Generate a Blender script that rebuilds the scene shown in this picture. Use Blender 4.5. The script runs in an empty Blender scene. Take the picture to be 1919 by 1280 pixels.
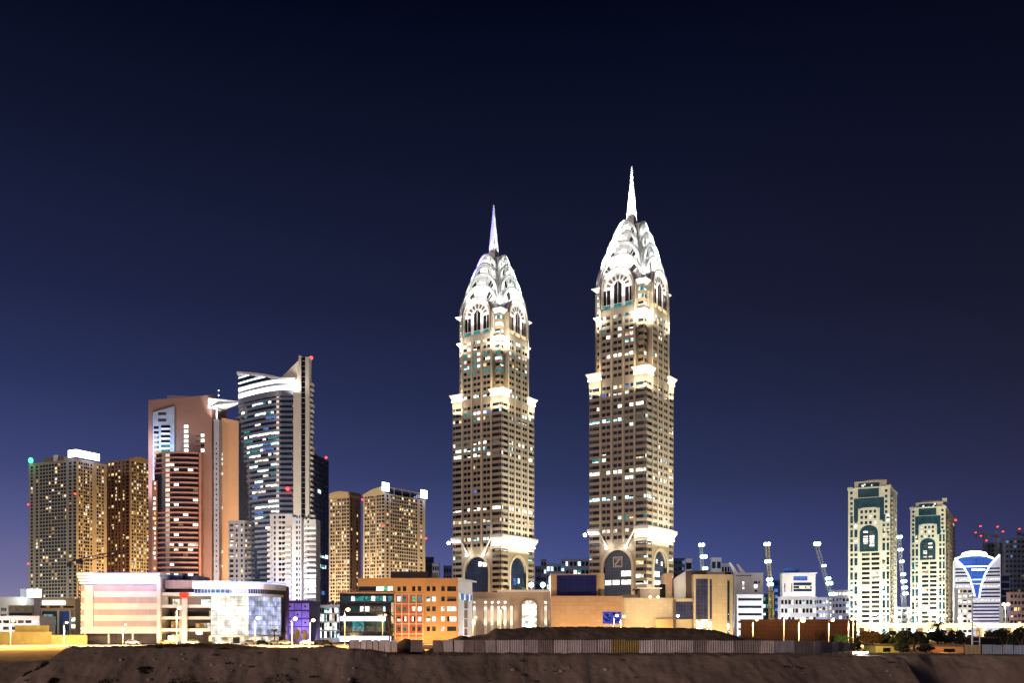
import bpy, math, random
from mathutils import Vector, Matrix
sc = bpy.context.scene
col = sc.collection
R = math.radians
# ------------------------------------------------------------------ camera, sky, exposure
F, CX, HZ, EYE = 1750.0, 959.5, 1185.0, 4.0        # focal length in photo pixels, principal column, horizon row, eye height
cd = bpy.data.cameras.new('camera')
cam = bpy.data.objects.new('camera', cd); col.objects.link(cam)
cd.sensor_width = 36; cd.lens = F/1919*36; cd.shift_y = (HZ-640)/1919
cd.clip_start = .5; cd.clip_end = 30000
cam.location = (0, 0, EYE); cam.rotation_euler = (R(90), 0, 0)
sc.camera = cam
sc.view_settings.view_transform = 'Standard'; sc.view_settings.look = 'None'
sc.view_settings.exposure = 0; sc.view_settings.gamma = 1
sc.render.engine = 'CYCLES'
sc.cycles.use_denoising = True
sc.cycles.max_bounces = 4; sc.cycles.diffuse_bounces = 2; sc.cycles.glossy_bounces = 3; sc.cycles.transparent_max_bounces = 8
sc.cycles.sample_clamp_indirect = 4
sc.cycles.use_light_tree = True

SUN_EL, SUN_AZ = 12, 228          # a weak, warm glow of the city behind the camera
world = bpy.data.worlds.new('World'); sc.world = world; world.use_nodes = True
def build_sky():
    nt = world.node_tree; N = nt.nodes; L = nt.links
    for n in list(N): N.remove(n)
    out = N.new('ShaderNodeOutputWorld'); bg = N.new('ShaderNodeBackground'); bg.inputs['Strength'].default_value = 1
    sky = N.new('ShaderNodeTexSky'); sky.sky_type = 'NISHITA'; sky.sun_disc = False
    sky.sun_elevation = R(-4); sky.sun_rotation = R(270)
    tc = N.new('ShaderNodeTexCoord'); sep = N.new('ShaderNodeSeparateXYZ')
    L.new(tc.outputs['Generated'], sep.inputs[0])
    def ramp(stops):
        r = N.new('ShaderNodeValToRGB'); e = r.color_ramp.elements
        while len(e) < len(stops): e.new(.5)
        for k, (p, c) in enumerate(stops):
            e[k].position = p; e[k].color = tuple(lin(v) for v in c)+(1,)
        L.new(sep.outputs['Z'], r.inputs[0]); return r
    r1 = ramp([(0, (150, 140, 168)), (.05, (116, 113, 155)), (.105, (86, 91, 140)), (.16, (62, 70, 118)), (.24, (42, 51, 92)), (.32, (31, 37, 70)), (.45, (17, 22, 46)), (.56, (3, 7, 26)), (.7, (2, 4, 16))])
    r2 = ramp([(0, (90, 96, 150)), (.05, (74, 86, 142)), (.105, (60, 70, 122)), (.16, (45, 54, 92)), (.24, (33, 40, 72)), (.32, (26, 30, 55)), (.45, (16, 20, 42)), (.56, (3, 7, 25)), (.7, (2, 4, 16))])
    r3 = ramp([(0, (72, 70, 110)), (.05, (60, 62, 104)), (.105, (50, 52, 90)), (.16, (41, 43, 72)), (.24, (30, 32, 54)), (.32, (22, 24, 42)), (.45, (11, 14, 31)), (.56, (3, 5, 18)), (.7, (2, 3, 12))])
    mx = N.new('ShaderNodeMix'); mx.data_type = 'RGBA'
    mr = N.new('ShaderNodeMapRange'); mr.inputs['From Min'].default_value = -.47; mr.inputs['From Max'].default_value = .1
    L.new(sep.outputs['X'], mr.inputs['Value']); L.new(mr.outputs[0], mx.inputs['Factor'])
    L.new(r1.outputs[0], mx.inputs['A'])
    m2 = N.new('ShaderNodeMix'); m2.data_type = 'RGBA'; q2 = N.new('ShaderNodeMapRange'); q2.inputs['From Min'].default_value = .15; q2.inputs['From Max'].default_value = .5
    L.new(sep.outputs['X'], q2.inputs['Value']); L.new(q2.outputs[0], m2.inputs['Factor']); L.new(r2.outputs[0], m2.inputs['A']); L.new(r3.outputs[0], m2.inputs['B']); L.new(m2.outputs['Result'], mx.inputs['B'])
    sc_ = N.new('ShaderNodeVectorMath'); sc_.operation = 'SCALE'; sc_.inputs['Scale'].default_value = .004
    L.new(sky.outputs[0], sc_.inputs[0])
    ad = N.new('ShaderNodeVectorMath'); ad.operation = 'ADD'
    L.new(mx.outputs['Result'], ad.inputs[0]); L.new(sc_.outputs[0], ad.inputs[1])
    L.new(ad.outputs[0], bg.inputs['Color']); L.new(bg.outputs[0], out.inputs[0])
def lin(v):
    v /= 255.
    return v/12.92 if v <= .04045 else ((v+.055)/1.055)**2.4
build_sky()
sd = bpy.data.lights.new('city_glow', 'SUN'); sd.energy = .85; sd.angle = R(14); sd.color = (1, .78, .62)
so = bpy.data.objects.new('city_glow', sd); col.objects.link(so)
az = R(SUN_AZ); sdir = Vector((math.sin(az)*math.cos(R(SUN_EL)), math.cos(az)*math.cos(R(SUN_EL)), math.sin(R(SUN_EL))))
so.rotation_euler = sdir.to_track_quat('Z', 'Y').to_euler()

# ------------------------------------------------------------------ helpers
def X(px, Y): return (px-CX)*Y/F
def Z(py, Y): return EYE+(HZ-py)*Y/F
def P(px, py, Y): return Vector((X(px, Y), Y, Z(py, Y)))
MATS = {}
def mat(name, c, rough=.7, metal=0., var=.18, vs=.25, grid=None, gcol=.55, bump=0., bs=2., spec=.4):
    m = bpy.data.materials.new(name); m.use_nodes = True; MATS[name] = m
    nt = m.node_tree; N = nt.nodes; L = nt.links; b = N['Principled BSDF']
    b.inputs['Roughness'].default_value = rough; b.inputs['Metallic'].default_value = metal
    b.inputs['Specular IOR Level'].default_value = spec
    tc = N.new('ShaderNodeTexCoord')
    no = N.new('ShaderNodeTexNoise'); no.inputs['Scale'].default_value = vs; no.inputs['Detail'].default_value = 5
    L.new(tc.outputs['Object'], no.inputs['Vector'])
    r = N.new('ShaderNodeMapRange'); r.inputs['From Min'].default_value = .3; r.inputs['From Max'].default_value = .7
    r.inputs['To Min'].default_value = 1-var; r.inputs['To Max'].default_value = 1+var
    L.new(no.outputs[0], r.inputs['Value'])
    s = N.new('ShaderNodeVectorMath'); s.operation = 'SCALE'; s.inputs[0].default_value = c
    L.new(r.outputs[0], s.inputs['Scale']); last = s.outputs[0]
    if grid:
        sp = N.new('ShaderNodeSeparateXYZ'); L.new(tc.outputs['Object'], sp.inputs[0])
        a = N.new('ShaderNodeMath'); a.operation = 'ADD'; L.new(sp.outputs[0], a.inputs[0]); L.new(sp.outputs[1], a.inputs[1])
        cb = N.new('ShaderNodeCombineXYZ'); L.new(a.outputs[0], cb.inputs[0]); L.new(sp.outputs[2], cb.inputs[1])
        br = N.new('ShaderNodeTexBrick'); br.offset = 0; br.inputs['Scale'].default_value = 1
        br.inputs['Brick Width'].default_value = grid[0]; br.inputs['Row Height'].default_value = grid[1]
        br.inputs['Mortar Size'].default_value = grid[2]; br.inputs['Color1'].default_value = (1, 1, 1, 1)
        br.inputs['Color2'].default_value = (.86, .86, .86, 1); br.inputs['Mortar'].default_value = (gcol, gcol, gcol, 1)
        L.new(cb.outputs[0], br.inputs['Vector'])
        mu = N.new('ShaderNodeVectorMath'); mu.operation = 'MULTIPLY'; L.new(last, mu.inputs[0]); L.new(br.outputs[0], mu.inputs[1]); last = mu.outputs[0]
    L.new(last, b.inputs['Base Color'])
    if bump:
        n2 = N.new('ShaderNodeTexNoise'); n2.inputs['Scale'].default_value = bs; n2.inputs['Detail'].default_value = 8
        L.new(tc.outputs['Object'], n2.inputs['Vector'])
        bp = N.new('ShaderNodeBump'); bp.inputs['Strength'].default_value = 1; bp.inputs['Distance'].default_value = bump
        L.new(n2.outputs[0], bp.inputs['Height']); L.new(bp.outputs[0], b.inputs['Normal'])
    return m
def emit(name, c, st, var=.6, vs=.9, grid=None):
    """a lit thing: a window with a room behind it, a lamp, a sign"""
    m = bpy.data.materials.new(name); m.use_nodes = True; MATS[name] = m
    nt = m.node_tree; N = nt.nodes; L = nt.links
    for n in list(N): N.remove(n)
    o = N.new('ShaderNodeOutputMaterial'); e = N.new('ShaderNodeEmission'); e.inputs[0].default_value = c+(1,)
    L.new(e.outputs[0], o.inputs[0]); e.inputs[1].default_value = st
    if var:
        tc = N.new('ShaderNodeTexCoord'); no = N.new('ShaderNodeTexNoise'); no.inputs['Scale'].default_value = vs; no.inputs['Detail'].default_value = 3
        L.new(tc.outputs['Object'], no.inputs['Vector'])
        r = N.new('ShaderNodeMapRange'); r.inputs['From Min'].default_value = .35; r.inputs['From Max'].default_value = .65
        r.inputs['To Min'].default_value = st*(1-var); r.inputs['To Max'].default_value = st*(1+var)
        L.new(no.outputs[0], r.inputs['Value']); L.new(r.outputs[0], e.inputs[1])
        if grid:        # panes differ from one another; frames between them stay dark
            sp = N.new('ShaderNodeSeparateXYZ'); L.new(tc.outputs['Object'], sp.inputs[0]); ad = N.new('ShaderNodeMath'); ad.operation = 'ADD'
            L.new(sp.outputs[0], ad.inputs[0]); L.new(sp.outputs[1], ad.inputs[1]); cb = N.new('ShaderNodeCombineXYZ'); L.new(ad.outputs[0], cb.inputs[0]); L.new(sp.outputs[2], cb.inputs[1])
            br = N.new('ShaderNodeTexBrick'); br.offset = 0; br.inputs['Scale'].default_value = 1; br.inputs['Brick Width'].default_value = grid[0]; br.inputs['Row Height'].default_value = grid[1]; br.inputs['Mortar Size'].default_value = grid[2]
            br.inputs['Color1'].default_value = c+(1,); br.inputs['Color2'].default_value = tuple(v*w for v, w in zip(c, grid[3]))+(1,); br.inputs['Mortar'].default_value = tuple(v*.3 for v in c)+(1,)
            L.new(cb.outputs[0], br.inputs['Vector']); L.new(br.outputs[0], e.inputs[0])
    m.cycles.emission_sampling = 'NONE'
    return m

class MB:
    def __init__(s): s.v = []; s.f = []; s.m = []
    def quad(s, *p, m):
        n = len(s.v); s.v += [tuple(q) for q in p]; s.f.append(tuple(range(n, n+len(p)))); s.m.append(m)
    def box(s, x0, x1, y0, y1, z0, z1, m):
        s.prism([(x0, y0), (x1, y0), (x1, y1), (x0, y1)], z0, z1, m)
    def prism(s, poly, z0, z1, m, top=None):
        """poly counter-clockwise; z1 a number or one per corner"""
        k = len(poly); n = len(s.v); zt = z1 if isinstance(z1, (list, tuple)) else [z1]*k
        tp = top or poly
        s.v += [(p[0], p[1], z0) for p in poly]+[(p[0], p[1], z) for p, z in zip(tp, zt)]
        for i in range(k):
            j = (i+1) % k; s.f.append((n+i, n+j, n+k+j, n+k+i)); s.m.append(m)
        s.f.append(tuple(range(n+k, n+2*k))); s.m.append(m)
        s.f.append(tuple(range(n+k-1, n-1, -1))); s.m.append(m)
    def slab(s, pts, axis_vec, m):
        """polygon of 3-D points swept by a vector"""
        k = len(pts); n = len(s.v); a = Vector(axis_vec)
        s.v += [tuple(p) for p in pts]+[tuple(Vector(p)+a) for p in pts]
        for i in range(k):
            j = (i+1) % k; s.f.append((n+i, n+j, n+k+j, n+k+i)); s.m.append(m)
        s.f.append(tuple(range(n+k, n+2*k))); s.m.append(m); s.f.append(tuple(range(n+k-1, n-1, -1))); s.m.append(m)
    def tube(s, pts, r, m, n=6, cap=True):
        pts = [Vector(p) for p in pts]; r = r if isinstance(r, (list, tuple)) else [r]*len(pts)
        b = len(s.v)
        for i, p in enumerate(pts):
            d = (pts[min(i+1, len(pts)-1)]-pts[max(i-1, 0)]).normalized()
            u = d.cross(Vector((0, 1, 0)) if abs(d.y) < .9 else Vector((1, 0, 0))).normalized(); w = d.cross(u)
            s.v += [tuple(p+(u*math.cos(2*math.pi*k/n)+w*math.sin(2*math.pi*k/n))*r[i]) for k in range(n)]
        for i in range(len(pts)-1):
            for k in range(n):
                s.f.append((b+i*n+k, b+i*n+(k+1) % n, b+(i+1)*n+(k+1) % n, b+(i+1)*n+k)); s.m.append(m)
        if cap:
            s.f.append(tuple(range(b+n-1, b-1, -1))); s.m.append(m)
            e = b+(len(pts)-1)*n; s.f.append(tuple(range(e, e+n))); s.m.append(m)
    def ball(s, c, r, m, n=8, sq=1.):
        c = Vector(c); h = n//2
        pts = []
        for i in range(1, h):
            a = math.pi*i/h
            pts.append([(c.x+r*math.sin(a)*math.cos(2*math.pi*k/n), c.y+r*math.sin(a)*math.sin(2*math.pi*k/n), c.z+r*sq*math.cos(a)) for k in range(n)])
        b = len(s.v)
        for q in pts: s.v += q
        t = len(s.v); s.v += [(c.x, c.y, c.z+r*sq), (c.x, c.y, c.z-r*sq)]
        for i in range(len(pts)-1):
            for k in range(n):
                s.f.append((b+i*n+k, b+(i+1)*n+k, b+(i+1)*n+(k+1) % n, b+i*n+(k+1) % n)); s.m.append(m)
        for k in range(n):
            s.f.append((t, b+k, b+(k+1) % n)); s.m.append(m)
            e = b+(len(pts)-1)*n; s.f.append((t+1, e+(k+1) % n, e+k)); s.m.append(m)
    def build(s, name, parent=None, label=None, smooth=False, kind=None):
        if not s.f: return None
        me = bpy.data.meshes.new(name); me.from_pydata(s.v, [], s.f)
        keys = []
        for k in s.m:
            if k not in keys: keys.append(k)
        for k in keys: me.materials.append(MATS[k])
        me.polygons.foreach_set('material_index', [keys.index(k) for k in s.m])
        if smooth: me.polygons.foreach_set('use_smooth', [True]*len(s.f))
        me.update()
        o = bpy.data.objects.new(name, me); col.objects.link(o)
        if parent is not None: o.parent = parent
        if label: o['label'] = label
        if kind: o['kind'] = kind
        return o
def tag(o, label=None, cat=None, group=None, kind=None):
    for k, v in (('label', label), ('category', cat), ('group', group), ('kind', kind)):
        if v: o[k] = v
    return o
def thing(name, label, cat, loc=(0, 0, 0), yaw=0., group=None):
    o = bpy.data.objects.new(name, None); col.objects.link(o)
    o.location = loc; o.rotation_euler = (0, 0, yaw); o.empty_display_size = 1
    return tag(o, label, cat, group)
def copy_tree(o, parent=None):
    c = o.copy(); col.objects.link(c); c.parent = parent
    for ch in list(o.children): copy_tree(ch, c)
    return c
def W(o, p):
    """a point of a thing's own frame in the world"""
    c, s = math.cos(o.rotation_euler.z), math.sin(o.rotation_euler.z); l = o.location
    return Vector((l.x+p[0]*c-p[1]*s, l.y+p[0]*s+p[1]*c, l.z+p[2]))
def lamp(kind, loc, power, c, target=None, size=.5, angle=60, blend=.6, sy=None):
    d = bpy.data.lights.new('floodlight', kind); d.energy = power; d.color = c  # shared name for every light, unseen added spots included
    if kind == 'SPOT': d.spot_size = R(angle); d.spot_blend = blend; d.shadow_soft_size = size
    elif kind == 'AREA':
        d.size = size
        if sy: d.shape = 'RECTANGLE'; d.size_y = sy
    else: d.shadow_soft_size = size
    o = bpy.data.objects.new('floodlight', d); col.objects.link(o); o.location = loc
    if target is not None: o.rotation_euler = (Vector(target)-Vector(loc)).to_track_quat('-Z', 'Y').to_euler()
    return o
WHITE, WARM, SODIUM, COOL, BLUE = (1, .97, .9), (1, .82, .55), (1, .55, .16), (.8, .95, 1), (.25, .3, 1)

WR = random.Random(99)
BLIND = {'ww': ('wd', 'dk', 'ww2', 'dk'), 'ww2': ('wd', 'dk', 'wo'), 'wy': ('wo', 'dk', 'dk', 'wd'), 'wc': ('wt', 'dk'), 'wo': ('dk',), 'wb': ('dk',)}
def facade(mb, wins, p0, ang, Wd, z0, z1, cols, rows, pick, wm, rev=.3):
    """a wall plane with real recessed openings; panes are collected in wins"""
    rows = sorted(rows); d = Vector((math.cos(ang), math.sin(ang), 0)); n = Vector((math.sin(ang), -math.cos(ang), 0)); p0 = Vector((p0[0], p0[1], 0))
    def pt(s, z, o=0.): q = p0+d*s-n*o; return (q.x, q.y, z)
    s = 0
    for a, b in cols:
        if a > s+1e-4: mb.quad(pt(s, z0), pt(a, z0), pt(a, z1), pt(s, z1), m=wm)
        s = b
    if Wd > s+1e-4: mb.quad(pt(s, z0), pt(Wd, z0), pt(Wd, z1), pt(s, z1), m=wm)
    for i, (a, b) in enumerate(cols):
        z = z0
        for j, (c, e) in enumerate(rows):
            m = pick(i, j)
            if m is None: continue
            if c > z+1e-4: mb.quad(pt(a, z), pt(b, z), pt(b, c), pt(a, c), m=wm)
            mb.quad(pt(a, c), pt(b, c), pt(b, c, rev), pt(a, c, rev), m=wm)
            mb.quad(pt(a, e, rev), pt(b, e, rev), pt(b, e), pt(a, e), m=wm)
            mb.quad(pt(a, c), pt(a, c, rev), pt(a, e, rev), pt(a, e), m=wm)
            mb.quad(pt(b, c, rev), pt(b, c), pt(b, e), pt(b, e, rev), m=wm)
            wins.append(([pt(a, c, rev), pt(b, c, rev), pt(b, e, rev), pt(a, e, rev)], m))
            if m[0] == 'w' and m in BLIND and WR.random() < .55:
                x = WR.random(); f_ = WR.uniform(.25, .7)
                if x < .5: zz = c+(e-c)*f_; q = [pt(a, zz, rev-.04), pt(b, zz, rev-.04), pt(b, e, rev-.04), pt(a, e, rev-.04)]
                elif x < .75: zz = a+(b-a)*f_; q = [pt(a, c, rev-.04), pt(zz, c, rev-.04), pt(zz, e, rev-.04), pt(a, e, rev-.04)]
                else: zz = a+(b-a)*f_; q = [pt(zz, c, rev-.04), pt(b, c, rev-.04), pt(b, e, rev-.04), pt(zz, e, rev-.04)]
                wins[-1] = (wins[-1][0], m, (q, WR.choice(BLIND[m])))
            elif m in ('dk', 'db') and WR.random() < .1:
                zz = c+(e-c)*WR.uniform(.3, .75); wins[-1] = (wins[-1][0], m, ([pt(a, zz, rev-.04), pt(b, zz, rev-.04), pt(b, e, rev-.04), pt(a, e, rev-.04)], 'blind'))
            z = e
        if z1 > z+1e-4: mb.quad(pt(a, z), pt(b, z), pt(b, z1), pt(a, z1), m=wm)
def flush(T, wins, name='window', most=100):
    """each pane a part; past the hundred that show largest, one part for the rest"""
    def seen(w):
        p = [W(T, q) for q in w[0]]; n = (p[1]-p[0]).cross(p[-1]-p[0]); c = p[0]-cam.location
        return -n.dot(c)/max(c.length, 1)**3
    ws = sorted(wins, key=seen, reverse=True)
    for w in ws[:most]:
        mb = MB(); mb.quad(*w[0], m=w[1])
        if len(w) > 2: mb.quad(*w[2][0], m=w[2][1])
        mb.build(name, T)
    if len(ws) > most:
        mb = MB()
        for w in ws[most:]:
            mb.quad(*w[0], m=w[1])
            if len(w) > 2: mb.quad(*w[2][0], m=w[2][1])
        mb.build(name+'_field', T, kind='stuff')
def even(Wd, n, ratio, a=0., b=None):
    b = Wd if b is None else b; p = (b-a)/n
    return [(a+p*(k+.5-ratio/2), a+p*(k+.5+ratio/2)) for k in range(n)]
def floors(z0, z1, pitch, h, off=.5):
    out = []; z = z0+off
    while z+h < z1: out.append((z, z+h)); z += pitch
    return out
def picker(seed, lit, dark=('dk', 'dk', 'db'), run=.0):
    """lit: list of (material, share); run: how likely a floor's lights go on along the floor"""
    rnd = random.Random(seed); memo = {}; prev = {}
    def pick(i, j):
        if (i, j) in memo: return memo[i, j]
        m = None
        if run and prev.get(j) and rnd.random() < run: m = prev[j]
        if m is None:
            x = rnd.random()*(1+0*run); a = 0
            for k, s in lit:
                a += s
                if x < a: m = k; break
        prev[j] = m if m else None
        memo[i, j] = m or rnd.choice(dark)
        return memo[i, j]
    return pick

class Bld:
    """a building with its near corner at a photo column and its two seen faces running back from there"""
    def __init__(s, name, label, cat, pxc, Y, th, pxl, pxr=None, ytop=None, depth=20., group=None):
        s.C = Vector((X(pxc, Y), Y, 0)); s.Y = Y; th = R(th)
        s.u = Vector((math.cos(th), math.sin(th), 0)); s.v = Vector((-math.sin(th), math.cos(th), 0))
        s.T = thing(name, label, cat, s.C, th-math.pi/2, group)
        s.Wl = s._k(s.v, pxl); s.Wr = s._k(s.u, pxr) if pxr else depth
        s.zt = Z(ytop, Y) if ytop else None
        s.wall = MB(); s.wins = []
    def _k(s, d, px):
        t = (px-CX)/F; return (t*s.C.y-s.C.x)/(d.x-t*d.y)
    def sl(s, px): return s.Wl-s._k(s.v, px)          # along the left face, from its far end
    def sr(s, px): return s._k(s.u, px)               # along the right face, from the near corner
    def z(s, py): return Z(py, s.Y)
    def colsl(s, *pp): return [(s.sl(a), s.sl(b)) for a, b in pp]
    def colsr(s, *pp): return [(s.sr(a), s.sr(b)) for a, b in pp]
    def left(s, z0, z1, cols, rows, pick, wm, rev=.3):
        facade(s.wall, s.wins, (-s.Wl, 0), 0, s.Wl, z0, z1, cols, rows, pick, wm, rev)
    def right(s, z0, z1, cols, rows, pick, wm, rev=.3):
        facade(s.wall, s.wins, (0, 0), math.pi/2, s.Wr, z0, z1, cols, rows, pick, wm, rev)
    def backs(s, z0, z1, wm):
        a, b = -s.Wl, s.Wr
        s.wall.quad((0, b, z0), (a, b, z0), (a, b, z1), (0, b, z1), m=wm); s.wall.quad((a, b, z0), (a, 0, z0), (a, 0, z1), (a, b, z1), m=wm)
    def roof(s, z, m, over=.25, t=.6):
        mb = MB(); mb.box(-s.Wl-over, over, -over, s.Wr+over, z, z+t, m); return mb.build('roof', s.T)
    def done(s, most=100):
        s.wall.build('wall', s.T); flush(s.T, s.wins, most=most); return s.T

# ------------------------------------------------------------------ materials
mat('sand', (.36, .265, .215), .95, var=.3, vs=.18, bump=.22, bs=.9, spec=.1)
mat('soil', (.23, .165, .135), .95, var=.35, vs=.3, bump=.4, bs=.8, spec=.1)
mat('scrub', (.035, .035, .015), .9, var=.4, vs=2)
mat('asphalt', (.055, .055, .06), .8, var=.2, vs=.4)
mat('paint', (.75, .75, .72), .6, var=.1)
mat('kerb', (.4, .39, .37), .8)
mat('tan_stone', (.33, .28, .212), .7, var=.1, vs=.08)
mat('tan_light', (.52, .45, .34), .7, var=.08, vs=.1)
mat('white_metal', (.82, .82, .8), .45, var=.06)
mat('silver', (.5, .5, .5), .35, metal=.6, var=.1)
mat('dk', (.012, .011, .014), .12, var=.4, vs=.4, spec=.6)
mat('db', (.012, .022, .04), .1, var=.4, vs=.4, spec=.6)
mat('dbr', (.05, .028, .03), .2, var=.3)
mat('teal_glass', (.015, .05, .065), .1, var=.35, vs=.3, spec=.6)
mat('blue_glass', (.012, .03, .1), .12, var=.4, vs=.12, grid=(3, 3.2, .12), gcol=1.9, spec=.6)
mat('arch_glass', (.012, .022, .055), .25, var=.4, vs=.2, grid=(1.6, 1.9, .12), gcol=2.2, spec=.6)
mat('void', (.004, .004, .006), .9, var=.2)
mat('residence', (.36, .29, .2), .75, var=.12)
mat('residence_dim', (.3, .28, .23), .75, var=.12)
mat('residence_brown', (.2, .12, .09), .75, var=.15)
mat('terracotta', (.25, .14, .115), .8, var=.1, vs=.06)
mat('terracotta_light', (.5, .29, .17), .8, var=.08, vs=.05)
mat('salmon', (.42, .2, .15), .7, var=.1)
mat('blue_panel', (.3, .38, .5), .5, var=.1, grid=(3, 3, .08), gcol=.8)
mat('grey_panel', (.28, .28, .34), .6, var=.12)
mat('spandrel', (.13, .14, .2), .4, metal=.2, var=.1)
mat('cream_fin', (.58, .54, .47), .7, var=.06)
mat('white_wall', (.7, .68, .66), .7, var=.08, vs=.12)
mat('white_panel', (.7, .62, .56), .55, var=.06, vs=.1, grid=(2.2, 1.2, .03), gcol=.85)
mat('rose_panel', (.44, .32, .3), .6, var=.1, grid=(1.1, 4, .04), gcol=.8)
mat('purple_panel', (.3, .24, .5), .5, var=.15, grid=(1.6, 1.6, .02), gcol=.9)
mat('purple_dark', (.075, .05, .13), .5, var=.15)
mat('orange_wall', (.5, .265, .11), .75, var=.1, vs=.15)
mat('red_wall', (.4, .075, .03), .7, var=.12)
mat('brown_roof', (.1, .075, .07), .8, var=.12)
mat('hall_stone', (.45, .36, .3), .75, var=.08, grid=(4, 4, .03), gcol=.85)
mat('orange_stone', (.5, .32, .2), .75, var=.1, vs=.1, grid=(2.2, 1.5, .06), gcol=.72)
mat('cream_stone', (.55, .45, .3), .75, var=.07, vs=.1, grid=(1.7, 1.2, .05), gcol=.78)
mat('brown_tile', (.13, .055, .03), .7, var=.22, vs=.2, grid=(1.4, 1.4, .06), gcol=.55)
mat('cream_tower', (.58, .56, .44), .7, var=.08)
mat('beige', (.5, .38, .22), .75, var=.1)
mat('yellow_wall', (.55, .42, .14), .8, var=.15, vs=.5)
mat('city_blue', (.16, .2, .34), .7, var=.12)
mat('city_white', (.55, .57, .64), .7, var=.1)
mat('city_dark', (.05, .055, .09), .6, var=.2)
mat('dark_metal', (.05, .05, .055), .5, metal=.4, var=.2)
mat('steel', (.4, .4, .42), .5, metal=.5, var=.1)
mat('crane_yellow', (.55, .4, .1), .6, var=.1)
mat('sheet', (.55, .46, .45), .5, metal=.2, var=.2, vs=.7)
mat('sheet_pale', (.7, .6, .58), .5, metal=.2, var=.2, vs=.7)
mat('sheet_yellow', (.4, .27, .08), .6, metal=.1, var=.25, vs=.7)
mat('sheet_brown', (.3, .23, .21), .6, metal=.1, var=.25, vs=.7)
mat('sheet_blue', (.36, .42, .55), .5, metal=.1, var=.15, vs=.7)
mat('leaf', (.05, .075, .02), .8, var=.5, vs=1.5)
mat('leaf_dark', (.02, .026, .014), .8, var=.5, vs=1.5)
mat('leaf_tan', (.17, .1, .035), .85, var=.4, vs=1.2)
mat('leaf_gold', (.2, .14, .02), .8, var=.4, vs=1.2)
mat('bark', (.1, .065, .04), .9, var=.3, vs=3)
mat('car_paint', (.02, .02, .025), .3, var=.1)
mat('car_white', (.6, .6, .56), .3, var=.1)
mat('tyre', (.015, .015, .015), .9, var=.1)
mat('red_panel', (.75, .04, .015), .5, var=.08)
emit('ww', (1, .97, .88), 1.9); emit('ww2', (1, .93, .78), 1.0); emit('wc', (.72, 1, 1), 1.5); emit('wy', (1, .72, .34), 1.25)
emit('wo', (1, .55, .2), .5); emit('wt', (.08, .5, .5), .5); emit('wb', (.16, .36, .95), .55); emit('wg', (.42, .46, .26), .3, .4)
emit('wgn', (.1, .8, .45), .7); emit('wd', (.5, .42, .3), .22)
emit('lamp_white', (1, .98, .93), 14, 0); emit('lamp_warm', (1, .78, .42), 14, 0); emit('lamp_sodium', (1, .62, .22), 12, 0)
emit('lamp_cool', (.6, 1, .97), 9, 0); emit('lamp_green', (.1, 1, .42), 2.2, 0); emit('lamp_red', (1, .05, .04), 5, 0)
emit('lamp_blue', (.35, .4, 1), 5, 0); emit('sign_blue', (.28, .38, 1), 2.6, .3, .3); emit('sign_white', (.85, .92, 1), 5, 0)
emit('strip_white', (1, .97, .9), 5, .15); emit('strip_cool', (.82, .9, 1), 3.2, .25, .2); emit('neon', (.6, .68, 1), 3, 0); emit('shop', (1, .9, .68), 1.2, .6, .6, (1.8, 4, .08, (.35, .3, .25)))
emit('poster', (.06, .08, .5), .8, .9, .9); emit('text_yellow', (1, .85, .2), .8, 0)
mat('purple_pale', (.42, .34, .62), .5, var=.12, grid=(1.6, 1.6, .02), gcol=.9)
mat('hall_dark', (.3, .23, .2), .75, var=.1)
mat('yellow_stone', (.6, .45, .22), .75, var=.08)
mat('blue_screen', (.008, .012, .09), .25, var=.3, vs=.1, grid=(2, 1.6, .1), gcol=1.6)
mat('panel_glass', (.035, .04, .08), .15, var=.35, vs=.4, grid=(1.1, 1.4, .08), gcol=1.7, spec=.6)
emit('shopwin', (1, .91, .7), 1.7, .45, .3, (1.5, 1.55, .05, (.7, .72, .85))); emit('shopwin_blue', (.8, .84, 1), .8, .55, .35, (1.5, 1.55, .05, (.55, .6, .95))); emit('wc2', (.35, .6, .65), .45)
mat('blue_lit', (.03, .1, .42), .25, var=.35, vs=.1, grid=(2, 3, .12), gcol=1.6)
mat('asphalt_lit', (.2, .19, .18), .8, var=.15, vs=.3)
mat('pale_paving', (.45, .42, .38), .8, var=.12, vs=.3)
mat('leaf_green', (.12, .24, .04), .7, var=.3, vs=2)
mat('pale_steel', (.5, .56, .66), .5, metal=.1, var=.1)
mat('rim_unlit', (.3, .3, .29), .5, var=.1)  # grey imitates the unlit outer edge of the crown rims
mat('frame_brown', (.1, .065, .05), .6, var=.1)
mat('pebble', (.5, .43, .38), .9, var=.3, vs=3)
mat('blind', (.09, .085, .08), .8, var=.3)
mat('roof_grey', (.42, .42, .46), .6, var=.08)
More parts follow.
